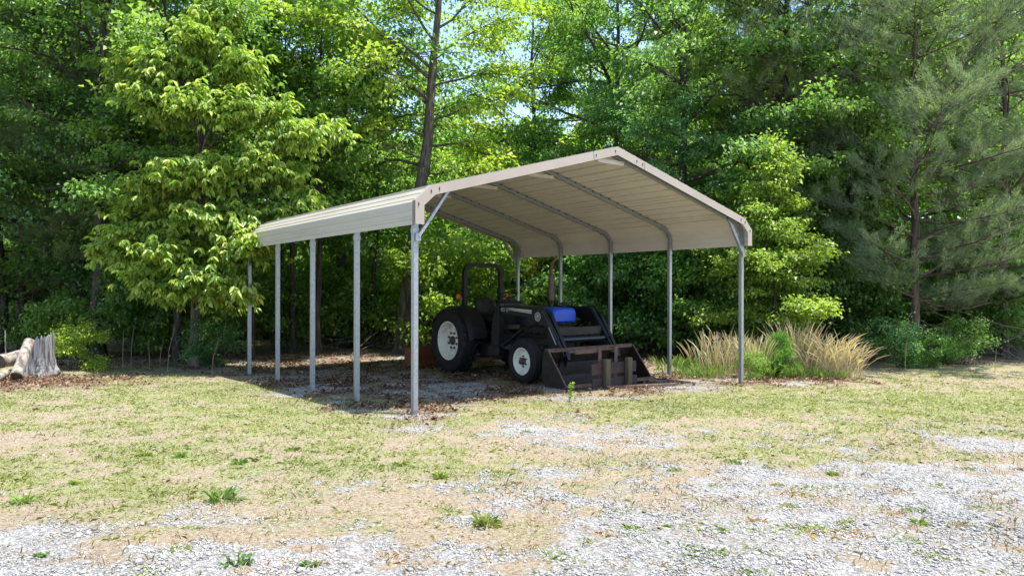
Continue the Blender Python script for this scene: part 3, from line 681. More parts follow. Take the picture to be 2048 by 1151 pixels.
# loader
LD = empty('front_loader', (0, 0, 0)); LD.parent = TR
hx = .565
for sg in (-1, 1):
    x_ = sg*hx
    b = MB(); b.prism([(-.98, .55), (-1.22, .55), (-1.24, 1.0), (-1.25, 1.31), (-1.12, 1.32), (-1.02, 1.0)], x_-.06, x_+.06)
    b.box(x_-.10 if sg < 0 else x_-.1, x_+.10, -1.26, -.95, .42, .60, bev=.01)
    b.bar((x_, -1.1, .50), (sg*.2, -1.1, .50), .14, .10); b.bar((x_, -1.18, .62), (x_-sg*.18, -2.2, .52), .05, .10); b.box(sg*.2-.02 if sg > 0 else sg*.2-.03, sg*.2+.03, -2.3, -1.0, .45, .62)
    b.build('loader_mast', M['black'], LD)
    # arm: long straight beam, knee plate, then the boom going down to the bucket
    b = MB()
    arm = [(-1.10, 1.315), (-2.36, 1.30), (-2.53, 1.275), (-2.66, 1.15), (-2.98, .66), (-3.06, .50), (-2.96, .47), (-2.84, .62), (-2.54, .99), (-2.40, 1.04), (-2.16, 1.08), (-2.0, 1.15), (-1.10, 1.205)]
    b.prism(arm, x_-.032, x_+.032)
    b.prism([(-1.10, 1.325), (-2.37, 1.31), (-2.37, 1.302), (-1.10, 1.317)], x_-.045, x_+.045)
    b.tube([(x_-.05, -1.17, 1.26), (x_+.05, -1.17, 1.26)], .03, n=12); b.tube([(x_-.05, -2.98, .56), (x_+.05, -2.98, .56)], .035, n=12)
    am = b.build('loader_arm', M['black'], LD)
    # lift cylinder and tilt cylinder
    b = MB(); b.tube([(x_, -1.30, .62), (x_, -1.85, .93)], .038, n=12); b.tube([(x_, -1.85, .93), (x_, -2.42, 1.10)], .02, n=10)
    b.build('lift_cylinder', M['black'], LD)
    b = MB(); b.tube([(x_-.075*1, -2.50, 1.27), (x_-.075, -2.86, .80)], .037, n=12); b.tube([(x_-.075, -2.86, .80), (x_-.075, -2.98, .64)], .019, n=10)
    b.build('tilt_cylinder', M['navy'], LD)
    b = MB(); b.tube([(x_, -1.9, 1.30), (x_, -2.45, 1.33), (x_, -2.62, 1.20), (x_*.9, -2.70, .98), (x_*.75, -2.60, .86), (x_*.85, -2.9, .7)], .010, n=6)
    b.tube([(x_*.95, -1.25, .9), (x_*.9, -1.7, .78), (x_*.95, -2.0, .95), (x_, -2.3, 1.08)], .009, n=6)
    b.build('hydraulic_hose', M['tyre'], LD)
    if sg < 0:
        xo = x_-.0325
        def quad(mb, pts, t=.002):
            mb.prism([(p[0], p[1]) for p in pts], xo, xo-t)
        d = MB(); quad(d, [(-1.52, 1.292), (-1.52, 1.272), (-2.13, 1.240), (-2.13, 1.270)]); quad(d, [(-1.55, 1.262), (-1.55, 1.250), (-2.13, 1.210), (-2.13, 1.230)])
        d.build('decal_stripe', M['white'], am)
        for qq in ([(-2.565, 1.0), (-2.59, .995), (-2.78, .725), (-2.755, .725)], [(-2.845, .64), (-2.87, .64), (-2.945, .535), (-2.92, .535)]):
            d = MB(); quad(d, qq); d.build('decal_strip', M['white'], am)
        # round emblem
        e = MB(); cy_, cz_ = -2.30, 1.165
        e.lathe([(xo-.001, .079), (xo-.004, .079), (xo-.004, 0)], Matrix.Translation((0, cy_, cz_)), n=36, smooth=False)
        dk = e.build('emblem_plate', M['black'], am)
        e = MB(); Mt = Matrix.Translation((0, cy_, cz_)) @ Matrix.Diagonal((1, 1.3, 1.3, 1))
        e.lathe([(xo-.0045, .058), (xo-.0065, .058), (xo-.0065, .049), (xo-.0045, .049)], Mt, n=36, smooth=False, closed=True)
        e.lathe([(xo-.0045, .032), (xo-.0065, .032), (xo-.0065, .027), (xo-.0045, .027)], Mt, n=30, smooth=False, closed=True)
        for k in range(8):
            a = 2*math.pi*k/8+.2; e.box(xo-.0065, xo-.0045, -.004, .004, .035, .046, 0, Mt @ Matrix.Rotation(a, 4, 'X'))
        e.box(xo-.0065, xo-.0045, -.015, -.004, -.016, .02, 0, Mt); e.box(xo-.0065, xo-.0045, .003, .013, -.012, .02, 0, Mt)
        e.box(xo-.0065, xo-.0045, -.006, .006, .006, .024, 0, Mt)
        e.build('emblem', M['white'], dk)
        # model number lettering
        cu = bpy.data.curves.new('arm_lettering', 'FONT'); cu.body = '2425 QT'; cu.size = .085; cu.extrude = .001; cu.space_character = 1.05
        to = bpy.data.objects.new('tmp_text', cu); col.objects.link(to)
        bpy.context.view_layer.update()
        me = bpy.data.meshes.new_from_object(to.evaluated_get(bpy.context.evaluated_depsgraph_get())); bpy.data.objects.remove(to)
        me.materials.clear(); me.materials.append(M['white'])
        lo = bpy.data.objects.new('arm_lettering', me); col.objects.link(lo); lo.parent = am
        lo.matrix_local = Matrix.Translation((xo-.0015, -1.20, 1.232)) @ Matrix(((0, 0, -1, 0), (-1, 0, 0, 0), (0, 1, 0, 0), (0, 0, 0, 1)))
b = MB(); b.tube([(-hx, -2.80, .80), (hx, -2.80, .80)], .05, n=16); b.build('cross_tube', M['navy'], LD)
b = MB(); b.box(-hx+.04, hx-.04, -2.74, -2.70, .86, 1.0, bev=.006); b.build('guard_plate', M['bucket'], LD)
# bucket: curved shell with side plates
bw = .955; b = MB()
sh = [(-2.90, .67), (-2.94, .64), (-2.86, .44), (-2.87, .22), (-2.95, .06), (-3.06, .01), (-3.42, .125)]
t_ = .012
inner = [(y_-(.012 if i < 5 else 0), z_+(.012 if i > 2 else 0)) for i, (y_, z_) in enumerate(sh)]
vs = []; fs = []
for (y_, z_), (yi, zi) in zip(sh, inner): vs += [(-bw, y_, z_), (bw, y_, z_), (bw, yi-.001, zi), (-bw, yi-.001, zi)]
for i in range(len(sh)-1):
    for j in range(4): fs.append((i*4+j, i*4+(j+1) % 4, i*4+4+(j+1) % 4, i*4+4+j))
fs += [(0, 1, 2, 3), tuple(len(vs)-4+k for k in range(4))]
b.add(vs, fs)
for sg in (-1, 1): b.prism([(-2.90, .665), (-3.0, .66), (-3.43, .13), (-3.42, .115), (-3.06, .0), (-2.945, .05), (-2.86, .22), (-2.85, .44)], sg*bw, sg*(bw+.014))
bk = b.build('bucket', M['bucket'], LD)
b = MB(); b.bar((-bw-.02, -3.41, .128), (bw+.05, -3.41, .128), .12, .022, up=(0, .28, 1)); b.prism([(-3.43, .10), (-3.47, .11), (-3.47, .155), (-3.43, .165)], -bw, bw+.03); b.build('cutting_edge', M['rust'], bk)
b = MB(); b.box(-bw, bw, -2.985, -2.90, .668, .685); b.box(-bw, bw, -2.99, -2.978, .63, .668); b.build('bucket_rim', M['rust'], bk)
for sg in (-1, 1): b = MB(); b.bar((sg*(bw+.007), -3.0, .665), (sg*(bw+.007), -3.43, .135), .022, .012, up=(0, 1, 1)); b.build('side_edge', M['rust'], bk)
for xx in (-hx, hx):
    b = MB()
    for d in (-.07, .07): b.prism([(-2.90, .66), (-2.86, .30), (-2.92, .45), (-3.0, .56), (-2.97, .66)], xx+d-.008, xx+d+.008)
    b.build('bucket_bracket', M['iron'], bk)

# ------------------------------------------------------------------ bolt-on fork frame hung over the bucket edge (a thing of its own)
FK = empty('bucket_fork_frame', (tx, ty, TZ), YAW, 'rusty steel and weathered timber frame clamped over the front of the loader bucket', 'fork frame')
yf = -3.52
for i, xx in enumerate((-.20, .29)):
    b = MB(); b.box(xx-.052, xx+.052, yf-.05, yf+.03, .02, .53, bev=.008)
    for k in range(5): b.box(xx-.053, xx-.045+.03*rnd.random(), yf-.053, yf-.045, .08+.09*k, .11+.09*k)
    b.build('upright', M['wood'], FK)
b = MB(); b.box(-.49, .52, yf+.035, yf+.075, .285, .46, bev=.005); b.build('cross_board', M['board'], FK)
b = MB(); b.box(-.47, .54, yf+.035, yf+.075, .045, .225, bev=.005); b.build('cross_board', M['board'], FK)
for xx in (-.27, .09):
    b = MB(); b.box(xx-.035, xx+.035, yf+.077, yf+.092, .10, .70, bev=.003); b.box(xx-.035, xx+.035, yf+.093, yf+.20, .66, .69)
    b.build('hanger_strap', M['rust'], FK)
b = MB(); b.box(-.77, -.22, yf+.10, yf+.17, .625, .70, bev=.01); b.tube([(-.88, yf+.13, .665), (.14, yf+.13, .67)], .016); b.box(.05, .14, yf+.095, yf+.18, .62, .71, bev=.008)
b.build('clamp', M['rust'], FK)
bx0, by0 = p2w(1213, 777.5); bx1, by1 = p2w(1354, 770.5)
b = MB(); b.bar((bx0, by0, H(bx0, by0)+.03), (bx1, by1, H(bx1, by1)+.03), .06, .035, bev=.004); b.bar((bx0+.05, by0+.09, H(bx0, by0)+.022), (bx1-.25, by1+.12, H(bx1, by1)+.022), .035, .03)
tag(b.build('steel_bar', M['rust']), 'long thin rusty bar lying on the ground in front of the bucket', 'bar')
# ------------------------------------------------------------------ implement behind the tractor
IM = empty('box_blade', (tx, ty, TZ), YAW, 'orange box blade implement on the ground behind the tractor', 'box blade')
b = MB(); b.box(-1.13, 1.13, 1.28, 1.31, .14, .42); b.box(-1.13, 1.13, 1.27, 1.33, .40, .425); b.bar((-1.13, 1.22, .10), (1.13, 1.22, .10), .02, .12); b.box(-1.13, 1.13, 1.265, 1.28, .245, .265)
for sg in (-1, 1): b.prism([(1.31, .42), (.85, .42), (.75, .12), (1.31, .03)], sg*1.13, sg*1.15)
b.build('blade_box', M['orangepaint'], IM)
b = MB()
for sg in (-1, 1): b.bar((sg*.38, .85, .42), (sg*.05, .95, .95), .05, .02, up=(0, 1, 0)); b.bar((sg*.38, .85, .42), (sg*.32, .3, .45), .03, .05)
b.bar((0, .95, .95), (0, 1.3, .42), .02, .05); b.build('hitch_frame', M['orangepaint'], IM)

# ------------------------------------------------------------------ trees
def tubes_np(paths, sides=6):
    """paths: list of (pts (n,3), radii (n,)) -> V, quads"""
    Vs = []; Fs = []; o = 0
    for pts, rad in paths:
        pts = np.asarray(pts, float); n = len(pts)
        t = nrm(np.gradient(pts, axis=0)); ref = np.array([0, 0, 1.]) if abs(t[0, 2]) < .8 else np.array([0, 1., 0])
        u = nrm(ref-t*(t@ref)[:, None]); q = np.cross(t, u); k = sides if rad[0] > .03 else (4 if rad[0] > .012 else 3)
        a = np.arange(k)*2*np.pi/k
        V = pts[:, None]+(u[:, None]*np.cos(a)[None, :, None]+q[:, None]*np.sin(a)[None, :, None])*np.asarray(rad)[:, None, None]
        i = np.arange(n-1)[:, None]*k; j = np.arange(k)[None]; j2 = (j+1) % k
        Fs.append(np.stack([i+j, i+j2, i+k+j2, i+k+j], 2).reshape(-1, 4)+o); Vs.append(V.reshape(-1, 3)); o += n*k
    return np.concatenate(Vs), np.concatenate(Fs)
def path(p0, d, L, n, rng, wob=.12, lift=0., droop=0.):
    pts = [np.array(p0, float)]; d = np.array(d, float); d /= np.linalg.norm(d)
    for i in range(n):
        d = d+rng.normal(0, wob, 3); d[2] += lift-droop*(i/n); d /= np.linalg.norm(d); pts.append(pts[-1]+d*L/n)
    return np.array(pts)
def at_path(p, s):
    i = np.clip(s*(len(p)-1), 0, len(p)-1.001); k = int(i); return p[k]+(p[k+1]-p[k])*(i-k), nrm(p[k+1]-p[k])
PROF = dict(round=lambda t: .35+1.0*math.sin(math.pi*min(1, t*.85+.12)), cone=lambda t: 1.1-1.0*t, full=lambda t: .75+.45*math.sin(math.pi*t) if t < .8 else 1.2-t, shrub=lambda t: .8+.4*math.sin(math.pi*t)-.4*t)
def broad(seed, H_, R_, h0, nl, tr, nleaf, size, prof='full', lean=(0, 0), spread=.22, flat=.35, droop=.25, six=False, subs=7, curve=None, whorl=0, narrow=.32, elev=(8, 50), multi=1, targets=(), lr=.33):
    rng = np.random.default_rng(seed); wood = []; A = []; D = []; W = []
    def limb_subs(lp, r0, L, lo):
        for j in range(subs):
            s = lo+(1-lo)*(j+rng.random())/subs; q, tg = at_path(lp, min(s, .999)); sd = 1 if j % 2 else -1
            az2 = math.atan2(tg[1], tg[0])+sd*R(35+35*rng.random())*(1.05-s); Ls = L*(.34+.22*rng.random())*(1.15-.5*s)
            sp = path(q, (math.cos(az2), math.sin(az2), .09*rng.normal()*2), Ls, 4, rng, .16, .03, droop); wood.append((sp, r0*.38*(1-.8*np.linspace(0, 1, 5))+.002))
            for e in range(9): a_, tg2 = at_path(sp, min(.999, .2+.8*(e+rng.random())/9)); A.append(a_); D.append(tg2); W.append(Ls)
    for mstem in range(multi):
        n = 12; z = np.linspace(0, H_, n); off = np.cumsum(rng.normal(0, .05*H_/12, (n, 2)), 0); off[0] = 0
        tp = np.stack([off[:, 0]+lean[0]*z/H_, off[:, 1]+lean[1]*z/H_, z], 1)
        if multi > 1:
            a = mstem*6.283/multi+rng.random(); tp[:, 0] += z*.35*math.cos(a)*(.5+rng.random()); tp[:, 1] += z*.35*math.sin(a)*(.5+rng.random())
        tp[0, 2] = -.15
        rad = tr*(1-.85*np.linspace(0, 1, n)**.9)/math.sqrt(multi); rad[0] *= 1.3; wood.append((tp, rad))
        for (tx_, ty_, tz_) in targets:
            h = max(.8, tz_-.45*math.hypot(tx_, ty_)); p0, _ = at_path(tp, min(.97, h/H_)); T_ = np.array([tx_, ty_, tz_]); s_ = np.linspace(0, 1, 8)[:, None]
            lp = p0+(T_-p0)*s_+np.array([0, 0, 1.])*(np.sin(s_*np.pi)*.25)+rng.normal(0, .03, (8, 3))*s_
            wood.append((lp, tr*.30*(1-.85*np.linspace(0, 1, 8)))); limb_subs(lp, tr*.3, 1.45, .55)
        for i in range(nl//multi):
            t = (i+rng.random()*.8)/(nl//multi); h = h0+(H_-h0)*t; p0, _ = at_path(tp, h/H_); az = i*2.4+rng.normal(0, .35)
            L = R_*PROF[prof](t)*(.72+.45*rng.random()); el = R(elev[0]+(elev[1]-elev[0])*t+rng.normal(0, 8))
            d = (math.cos(az)*math.cos(el), math.sin(az)*math.cos(el), math.sin(el))
            lp = path(p0, d, L, 7, rng, .13, .05, droop); r0 = max(.008, tr*lr*(1-.6*t)*(L/R_)); wood.append((lp, r0*(1-.85*np.linspace(0, 1, 8))))
            for j in range(subs):
                s = .22+.78*(j+rng.random())/subs; q, tg = at_path(lp, min(s, .999)); sd = 1 if j % 2 else -1
                az2 = math.atan2(tg[1], tg[0])+sd*R(35+30*rng.random())*(1.05-s); Ls = L*(.34+.22*rng.random())*(1.15-.5*s)
                sp = path(q, (math.cos(az2), math.sin(az2), .18+.3*rng.normal()*.5), Ls, 4, rng, .16, .03, droop); wood.append((sp, r0*.38*(1-.8*np.linspace(0, 1, 5))+.002))
                k = 9
                for e in range(k):
                    s2 = .2+.8*(e+rng.random())/k; a_, tg2 = at_path(sp, min(.999, s2)); A.append(a_); D.append(tg2); W.append(Ls)
    A = np.array(A); D = np.array(D); W = np.array(W)
    if whorl:
        # leaves radiate in drooping sprays from each twig end
        m = int(nleaf/whorl); k = rng.choice(len(A), m, p=W/W.sum()); c = A[k]+rng.normal(0, 1, (m, 3))*np.array([spread, spread, spread*flat])
        P = np.repeat(c, whorl, 0); a = np.tile(np.arange(whorl)*6.283/whorl, m)+np.repeat(rng.random(m)*6.28, whorl)+rng.normal(0, .25, m*whorl)
        od = np.repeat(D[k], whorl, 0); Dv = np.stack([np.cos(a), np.sin(a), -.45-.5*rng.random(len(a))], 1)+od*.6
        P = P+od*(rng.random((len(a), 1))-.5)*.12; N_ = len(P)
    else:
        N_ = nleaf; k = rng.choice(len(A), N_, p=W/W.sum())
        P = A[k]+rng.normal(0, 1, (N_, 3))*np.array([spread, spread, spread*flat])
        Dv = D[k]*.5+rng.normal(0, .55, (N_, 3))*np.array([1, 1, .6])+np.array([0, 0, -.35])
    sz = size*(.65+.6*rng.random(N_))
    LV, LF = leaves(P, Dv, sz, rng, six=six, narrow=narrow, up=1.1)
    WV, WF = tubes_np(wood)
    return (WV, WF), (LV, LF)
def needles(P, D, L, wd, k, rng, spreadv=.55):
    n = len(P); Pn = np.repeat(P, k, 0); Dn = np.repeat(D, k, 0)+rng.normal(0, spreadv, (n*k, 3)); Dn = nrm(Dn)
    ln = L*(.7+.5*rng.random((n*k, 1))); s = nrm(np.cross(Dn, rng.normal(0, 1, (n*k, 3))))*wd/2
    Pn = Pn+np.repeat(D, k, 0)*(rng.random((n*k, 1))-.5)*L*1.2
    tip = Pn+Dn*ln
    V = np.stack([Pn-s, Pn+s, tip+s*.4, tip-s*.4], 1).reshape(-1, 3)
    return V, np.arange(n*k*4).reshape(-1, 4)
def pine(seed, H_, R_, h0, nw, tr, ntuft, L=.11, wd=.006, k=9, prof='cone', lean=(0, 0), elev=(0, 40), droop=.05):
    rng = np.random.default_rng(seed); wood = []; A = []; D = []
    z = np.linspace(0, H_, 12); off = np.cumsum(rng.normal(0, .03, (12, 2)), 0); off[0] = 0
    tp = np.stack([off[:, 0]+lean[0]*z/H_, off[:, 1]+lean[1]*z/H_, z], 1); tp[0, 2] = -.15
    wood.append((tp, tr*(1-.9*np.linspace(0, 1, 12))))
    for i in range(nw):
        t = i/nw; nb = 4+int(rng.random()*2)
        for b_ in range(nb):
            h = h0+(H_-h0)*(t+.3*rng.random()/nw); p0, _ = at_path(tp, min(.99, h/H_)); az = 6.283*b_/nb+i*1.3+rng.normal(0, .25)
            Lb = R_*PROF[prof](t)*(.65+.5*rng.random()); el = R(elev[0]+(elev[1]-elev[0])*t+rng.normal(0, 9))
            lp = path(p0, (math.cos(az)*math.cos(el), math.sin(az)*math.cos(el), math.sin(el)), Lb, 6, rng, .10, .06, droop); r0 = tr*.25*(1-.6*t)+.006
            wood.append((lp, r0*(1-.85*np.linspace(0, 1, 7))))
            for j in range(9):
                s = .25+.75*(j+rng.random())/9; q, tg = at_path(lp, min(s, .999)); az2 = math.atan2(tg[1], tg[0])+(1 if j % 2 else -1)*R(50)
                Ls = Lb*(.38*(1.2-s)+.08); sp = path(q, (math.cos(az2), math.sin(az2), .35), Ls, 3, rng, .14, .06); wood.append((sp, np.array([.008, .006, .004, .002])))
                for e in range(7):
                    a_, tg2 = at_path(sp, min(.999, .15+.85*(e+rng.random())/7)); A.append(a_); D.append(nrm(tg2+np.array([0, 0, .35])))
    A = np.array(A); D = np.array(D); kk = rng.choice(len(A), ntuft); P = A[kk]+rng.normal(0, .05, (ntuft, 3))
    LV, LF = needles(P, D[kk], L, wd, k, rng)
    return tubes_np(wood), (LV, LF)
def add_tree(name, wl, woodmat, leafm, loc, rz, sc, color, label, cat='tree', group=None, trunk='trunk', crown='crown'):
    t = empty(name, (loc[0], loc[1], H(loc[0], loc[1])), rz, label, cat, group); t.scale = (sc,)*3 if isinstance(sc, (int, float)) else sc
    key = id(wl)
    if key not in cache:
        (WV, WF), (LV, LF) = wl
        a = np_obj(trunk, WV, [WF], woodmat, t, smooth=True)
        if isinstance(LF, np.ndarray): LF = [LF]
        b = np_obj(crown, LV, LF, leafm, t); cache[key] = (a, b)
    else:
        a0, b0 = cache[key]
        a = a0.copy(); col.objects.link(a); a.parent = t; b = b0.copy(); col.objects.link(b); b.parent = t
    for o, mt in ((a, woodmat), (b, leafm)):
        o.material_slots[0].link = 'OBJECT'; o.material_slots[0].material = mt
    b.color = (*color, 1); return t
cache = {}
def W_(p, Y): return px(p, Y), Y
YG = (1.75, 1.45, .75); MG = (1.1, 1.08, .9); BG = (.72, .92, 1.2); DG = (.9, .98, .85); BR = (1.75, 1.45, .8)

# prototypes
oakA = broad(1, 10.2, 3.2, 2.0, 30, .16, 30000, .108, spread=.20, prof='round')
oakB = broad(2, 11.2, 3.1, 3.0, 30, .18, 29000, .105, spread=.18, elev=(0, 55), prof='round')
oakC = broad(3, 9.8, 3.4, 1.2, 32, .15, 33000, .112, spread=.24, elev=(-5, 50), prof='round')
oakD = broad(14, 10.5, 3.1, 2.4, 28, .15, 15000, .12, spread=.22, prof='round', lr=.25)
thinT = broad(4, 9, 1.9, 3.0, 20, .085, 9000, .12, spread=.2, prof='round')
pinA = pine(5, 11, 3.1, 1.3, 22, .11, 34000, .10, .0060, 8, 'full')
pinB = pine(6, 12, 3.2, 2.3, 22, .14, 28000, .16, .006, 8, 'full', elev=(5, 50))
sapl = broad(7, 3.6, 1.25, .5, 26, .035, 9000, .085, 'shrub', spread=.10, elev=(20, 60))
shA = broad(8, 1.7, 1.0, .1, 24, .02, 4200, .10, 'shrub', spread=.12, multi=3, elev=(20, 60), flat=.6)
shB = broad(9, 1.2, .9, .05, 22, .015, 3200, .075, 'shrub', spread=.12, multi=4, elev=(15, 60), flat=.6)
shC = broad(10, 2.6, 1.3, .3, 26, .03, 6500, .11, 'shrub', spread=.15, multi=2, elev=(15, 60), flat=.5)

# the bright large-leaved tree on the left, in front of the wood
def tg_(p, q, Y_, bx=388, bY=13.9): return (px(p, Y_)-px(bx, bY), Y_-bY, CZ+(575.5-q)/F*Y_-H(px(bx, bY), bY))
HT = [tg_(*q) for q in [(440, 40, 13.6), (400, 90, 13.0), (330, 130, 12.9), (480, 130, 13.0), (270, 150, 13.6), (540, 215, 13.1), (600, 262, 12.9), (655, 255, 13.4), (380, 205, 12.6), (310, 215, 13.0), (460, 215, 12.6),
      (350, 345, 12.6), (300, 375, 13.0), (430, 330, 12.7), (520, 320, 12.8), (590, 345, 13.6), (625, 400, 13.4), (400, 430, 12.7), (470, 420, 12.8), (270, 470, 13.1), (330, 500, 12.6), (400, 545, 12.5), (460, 560, 12.6), (350, 580, 12.9), (230, 500, 13.3), (495, 490, 12.5), (512, 475, 12.45), (300, 560, 13.0)]]
hick = broad(21, 7.3, 1.0, 1.2, 13, .11, 40000, .138, 'full', lean=(.35, -.1), targets=HT, spread=.17, flat=.6, droop=.36, six=True, whorl=7, narrow=.21, subs=7, elev=(2, 52))
x_, y_ = W_(388, 13.9)
add_tree('large_leaved_tree', hick, M['bark_pale'], M['leaf_big'], (x_, y_), 0.0, 1.0, (1.3, 1.12, .8), 'bright yellow green tree with large drooping leaves beside the left end of the carport')
x_, y_ = W_(352, 15.0)
add_tree('slender_tree', thinT, M['bark_dark'], M['leaf'], (x_, y_), .4, 1.0, MG, 'slim dark trunked tree just left behind the bright large-leaved tree')
# named trees of the first rows: (name, proto, px at base, Y, rz, scale, bark, colour, label)
rows = [
 ('oak_tree', oakB, 196, 15.6, .3, .92, 'bark_dark', DG, 'tree with a straight near black trunk rising behind the small bright bush'),
 ('oak_tree', oakC, -10, 16.6, 1.1, .95, 'bark_dark', BG, 'blue green lobed-leaf tree at the left edge of the photo above the stump'),
 ('pine_tree', pinA, 40, 17.2, 2.0, 1.0, 'bark_pine', DG, 'dark shaded pine with drooping limbs behind the stump'),
 ('pine_tree', pinB, 165, 18.2, 3.0, 1.0, 'bark_pine', (.8, .95, .8), 'pine with a brownish lit trunk just left of the near black trunk'),
 ('oak_tree', oakA, 300, 18.4, .9, 1.05, 'bark', (.8, .95, .8), 'leafy green tree standing directly behind the bright large-leaved tree'),
 ('oak_tree', thinT, 500, 15.6, .5, 1.1, 'bark_dark', DG, 'dark trunked tree behind the rear left post of the carport'),
 ('oak_tree', oakD, 560, 19.8, 4.0, 1.05, 'bark', MG, 'tall green tree above the far left end of the carport roof'),
 ('sweetgum_tree', oakD, 690, 19.3, 5.1, 1.0, 'bark', (1.05, 1.15, .8), 'bushy mid green tree above the left eave of the carport'),
 ('slender_tree', thinT, 587, 17.0, 1.7, .9, 'bark_dark', MG, 'thin dark sapling trunk seen between the second and third left posts from the back'),
 ('slender_tree', thinT, 637, 16.6, 2.7, .95, 'bark_dark', (1.1, 1.1, .8), 'thin trunk just right of the middle post on the left side of the carport'),
 ('slender_tree', thinT, 745, 18.6, 3.9, .9, 'bark_dark', MG, 'thin dark trunk seen right of the second left post from the front'),
 ('sapling', sapl, 1062, 19.5, .6, .85, 'bark_dark', (2.4, 1.5, .8), 'yellow leaved sapling seen between the roll bar and the exhaust pipe of the tractor'),
 ('oak_tree', oakB, 1232, 21.5, 2.1, 1.05, 'bark', (.85, 1.0, .9), 'tree with a grey blue trunk rising right above the peak of the carport roof'),
 ('oak_tree', oakA, 1368, 18.4, 3.3, 1.0, 'bark_dark', (.9, 1.0, .95), 'forked dark limbed tree above the right slope of the carport roof'),
 ('oak_tree', oakC, 1290, 17.9, 1.5, .62, 'bark_dark', BG, 'low blue green tree seen under the roof between the right hand posts'),
 ('oak_tree', oakD, 1060, 23.2, .2, 1.05, 'bark', YG, 'yellow green tree beyond the left slope of the roof, right of the big leaning trunk'),
 ('oak_tree', oakB, 1566, 17.8, 5.5, .95, 'bark_dark', MG, 'thick dark trunk standing behind the tan grass clump'),
 ('pine_tree', pinB, 1640, 19.0, .8, 1.0, 'bark_pine', (1.25, 1.25, 1.15), 'soft pale green pine between the yellow green sapling and the big right pine'),
 ('pine_tree', pinB, 1500, 21.0, 2.8, 1.0, 'bark_pine', (1.0, 1.1, .95), 'pine half hidden behind the right end of the carport roof'),
 ('oak_tree', thinT, 1694, 16.6, 4.4, .8, 'bark_dark', MG, 'dark leafy tree between the tan grass clump and the big right pine'),
 ('pine_tree', pinA, 1826, 15.9, 1.3, 1.05, 'bark_pine', (.88, .98, 1.1), 'big feathery pine with a reddish trunk near the right edge'),
 ('pine_tree', pinA, 2010, 17.6, 4.1, 1.0, 'bark_pine', (.88, .98, 1.1), 'grey green pine at the right edge of the photo with bare lower limbs'),
 ('oak_tree', oakA, 2090, 20.5, 2.2, 1.1, 'bark', (1.1, 1.15, .8), 'broad green tree in the top right corner behind the pines'),
 ('oak_tree', oakC, 1180, 24.8, 2.9, 1.0, 'bark', (.95, 1.0, .9), 'tree behind the peak of the roof to the left of the grey blue trunk'),
 ('oak_tree', oakA, 430, 22.0, 4.8, 1.15, 'bark', MG, 'tall tree filling the gap above the crown of the bright large-leaved tree'),
 ('oak_tree', oakA, 1780, 21.5, .5, 1.1, 'bark', (.9, 1, .8), 'broadleaf tree showing between the two right hand pines'),
]
for nm, pr, p, Y_, rz, sc, bk_, cl, lb in rows:
    add_tree(nm, pr, M[bk_], M['needle'] if nm == 'pine_tree' else M['leaf'], W_(p, Y_), rz, sc, cl, lb, group='trees along the edge of the wood')
# the big leaning trunk behind the carport
lean = broad(31, 11.5, 2.8, 4.2, 26, .235, 17000, .112, lr=.2, lean=(.85, .0), spread=.2, elev=(10, 55))
x_, y_ = W_(806, 17.2)
add_tree('leaning_oak_tree', lean, M['bark'], M['leaf'], (x_, y_), 0, 1.0, (1.6, 1.35, .75), 'tall tree with a thick pale patched trunk leaning right behind the carport roof')
# yellow green young maple right of the carport
mapl = broad(33, 4.75, 1.25, .6, 42, .045, 23000, .08, 'cone', spread=.13, elev=(25, 65))
add_tree('young_maple', mapl, M['bark_dark'], M['leaf'], W_(1550, 14.4), 0, 1.0, (1.4, 1.2, .8), 'bright yellow green young maple just right of the carport')
add_tree('young_maple', sapl, M['bark_dark'], M['leaf'], W_(1480, 15.9), 1.0, 1.05, (1.25, 1.15, .8), 'smaller green sapling close behind the front right post of the carport')
add_tree('sapling', sapl, M['bark_dark'], M['leaf'], W_(1690, 17.2), 2.0, 1.35, (.8, .9, .75), 'green sapling on the right shoulder of the bright young maple')

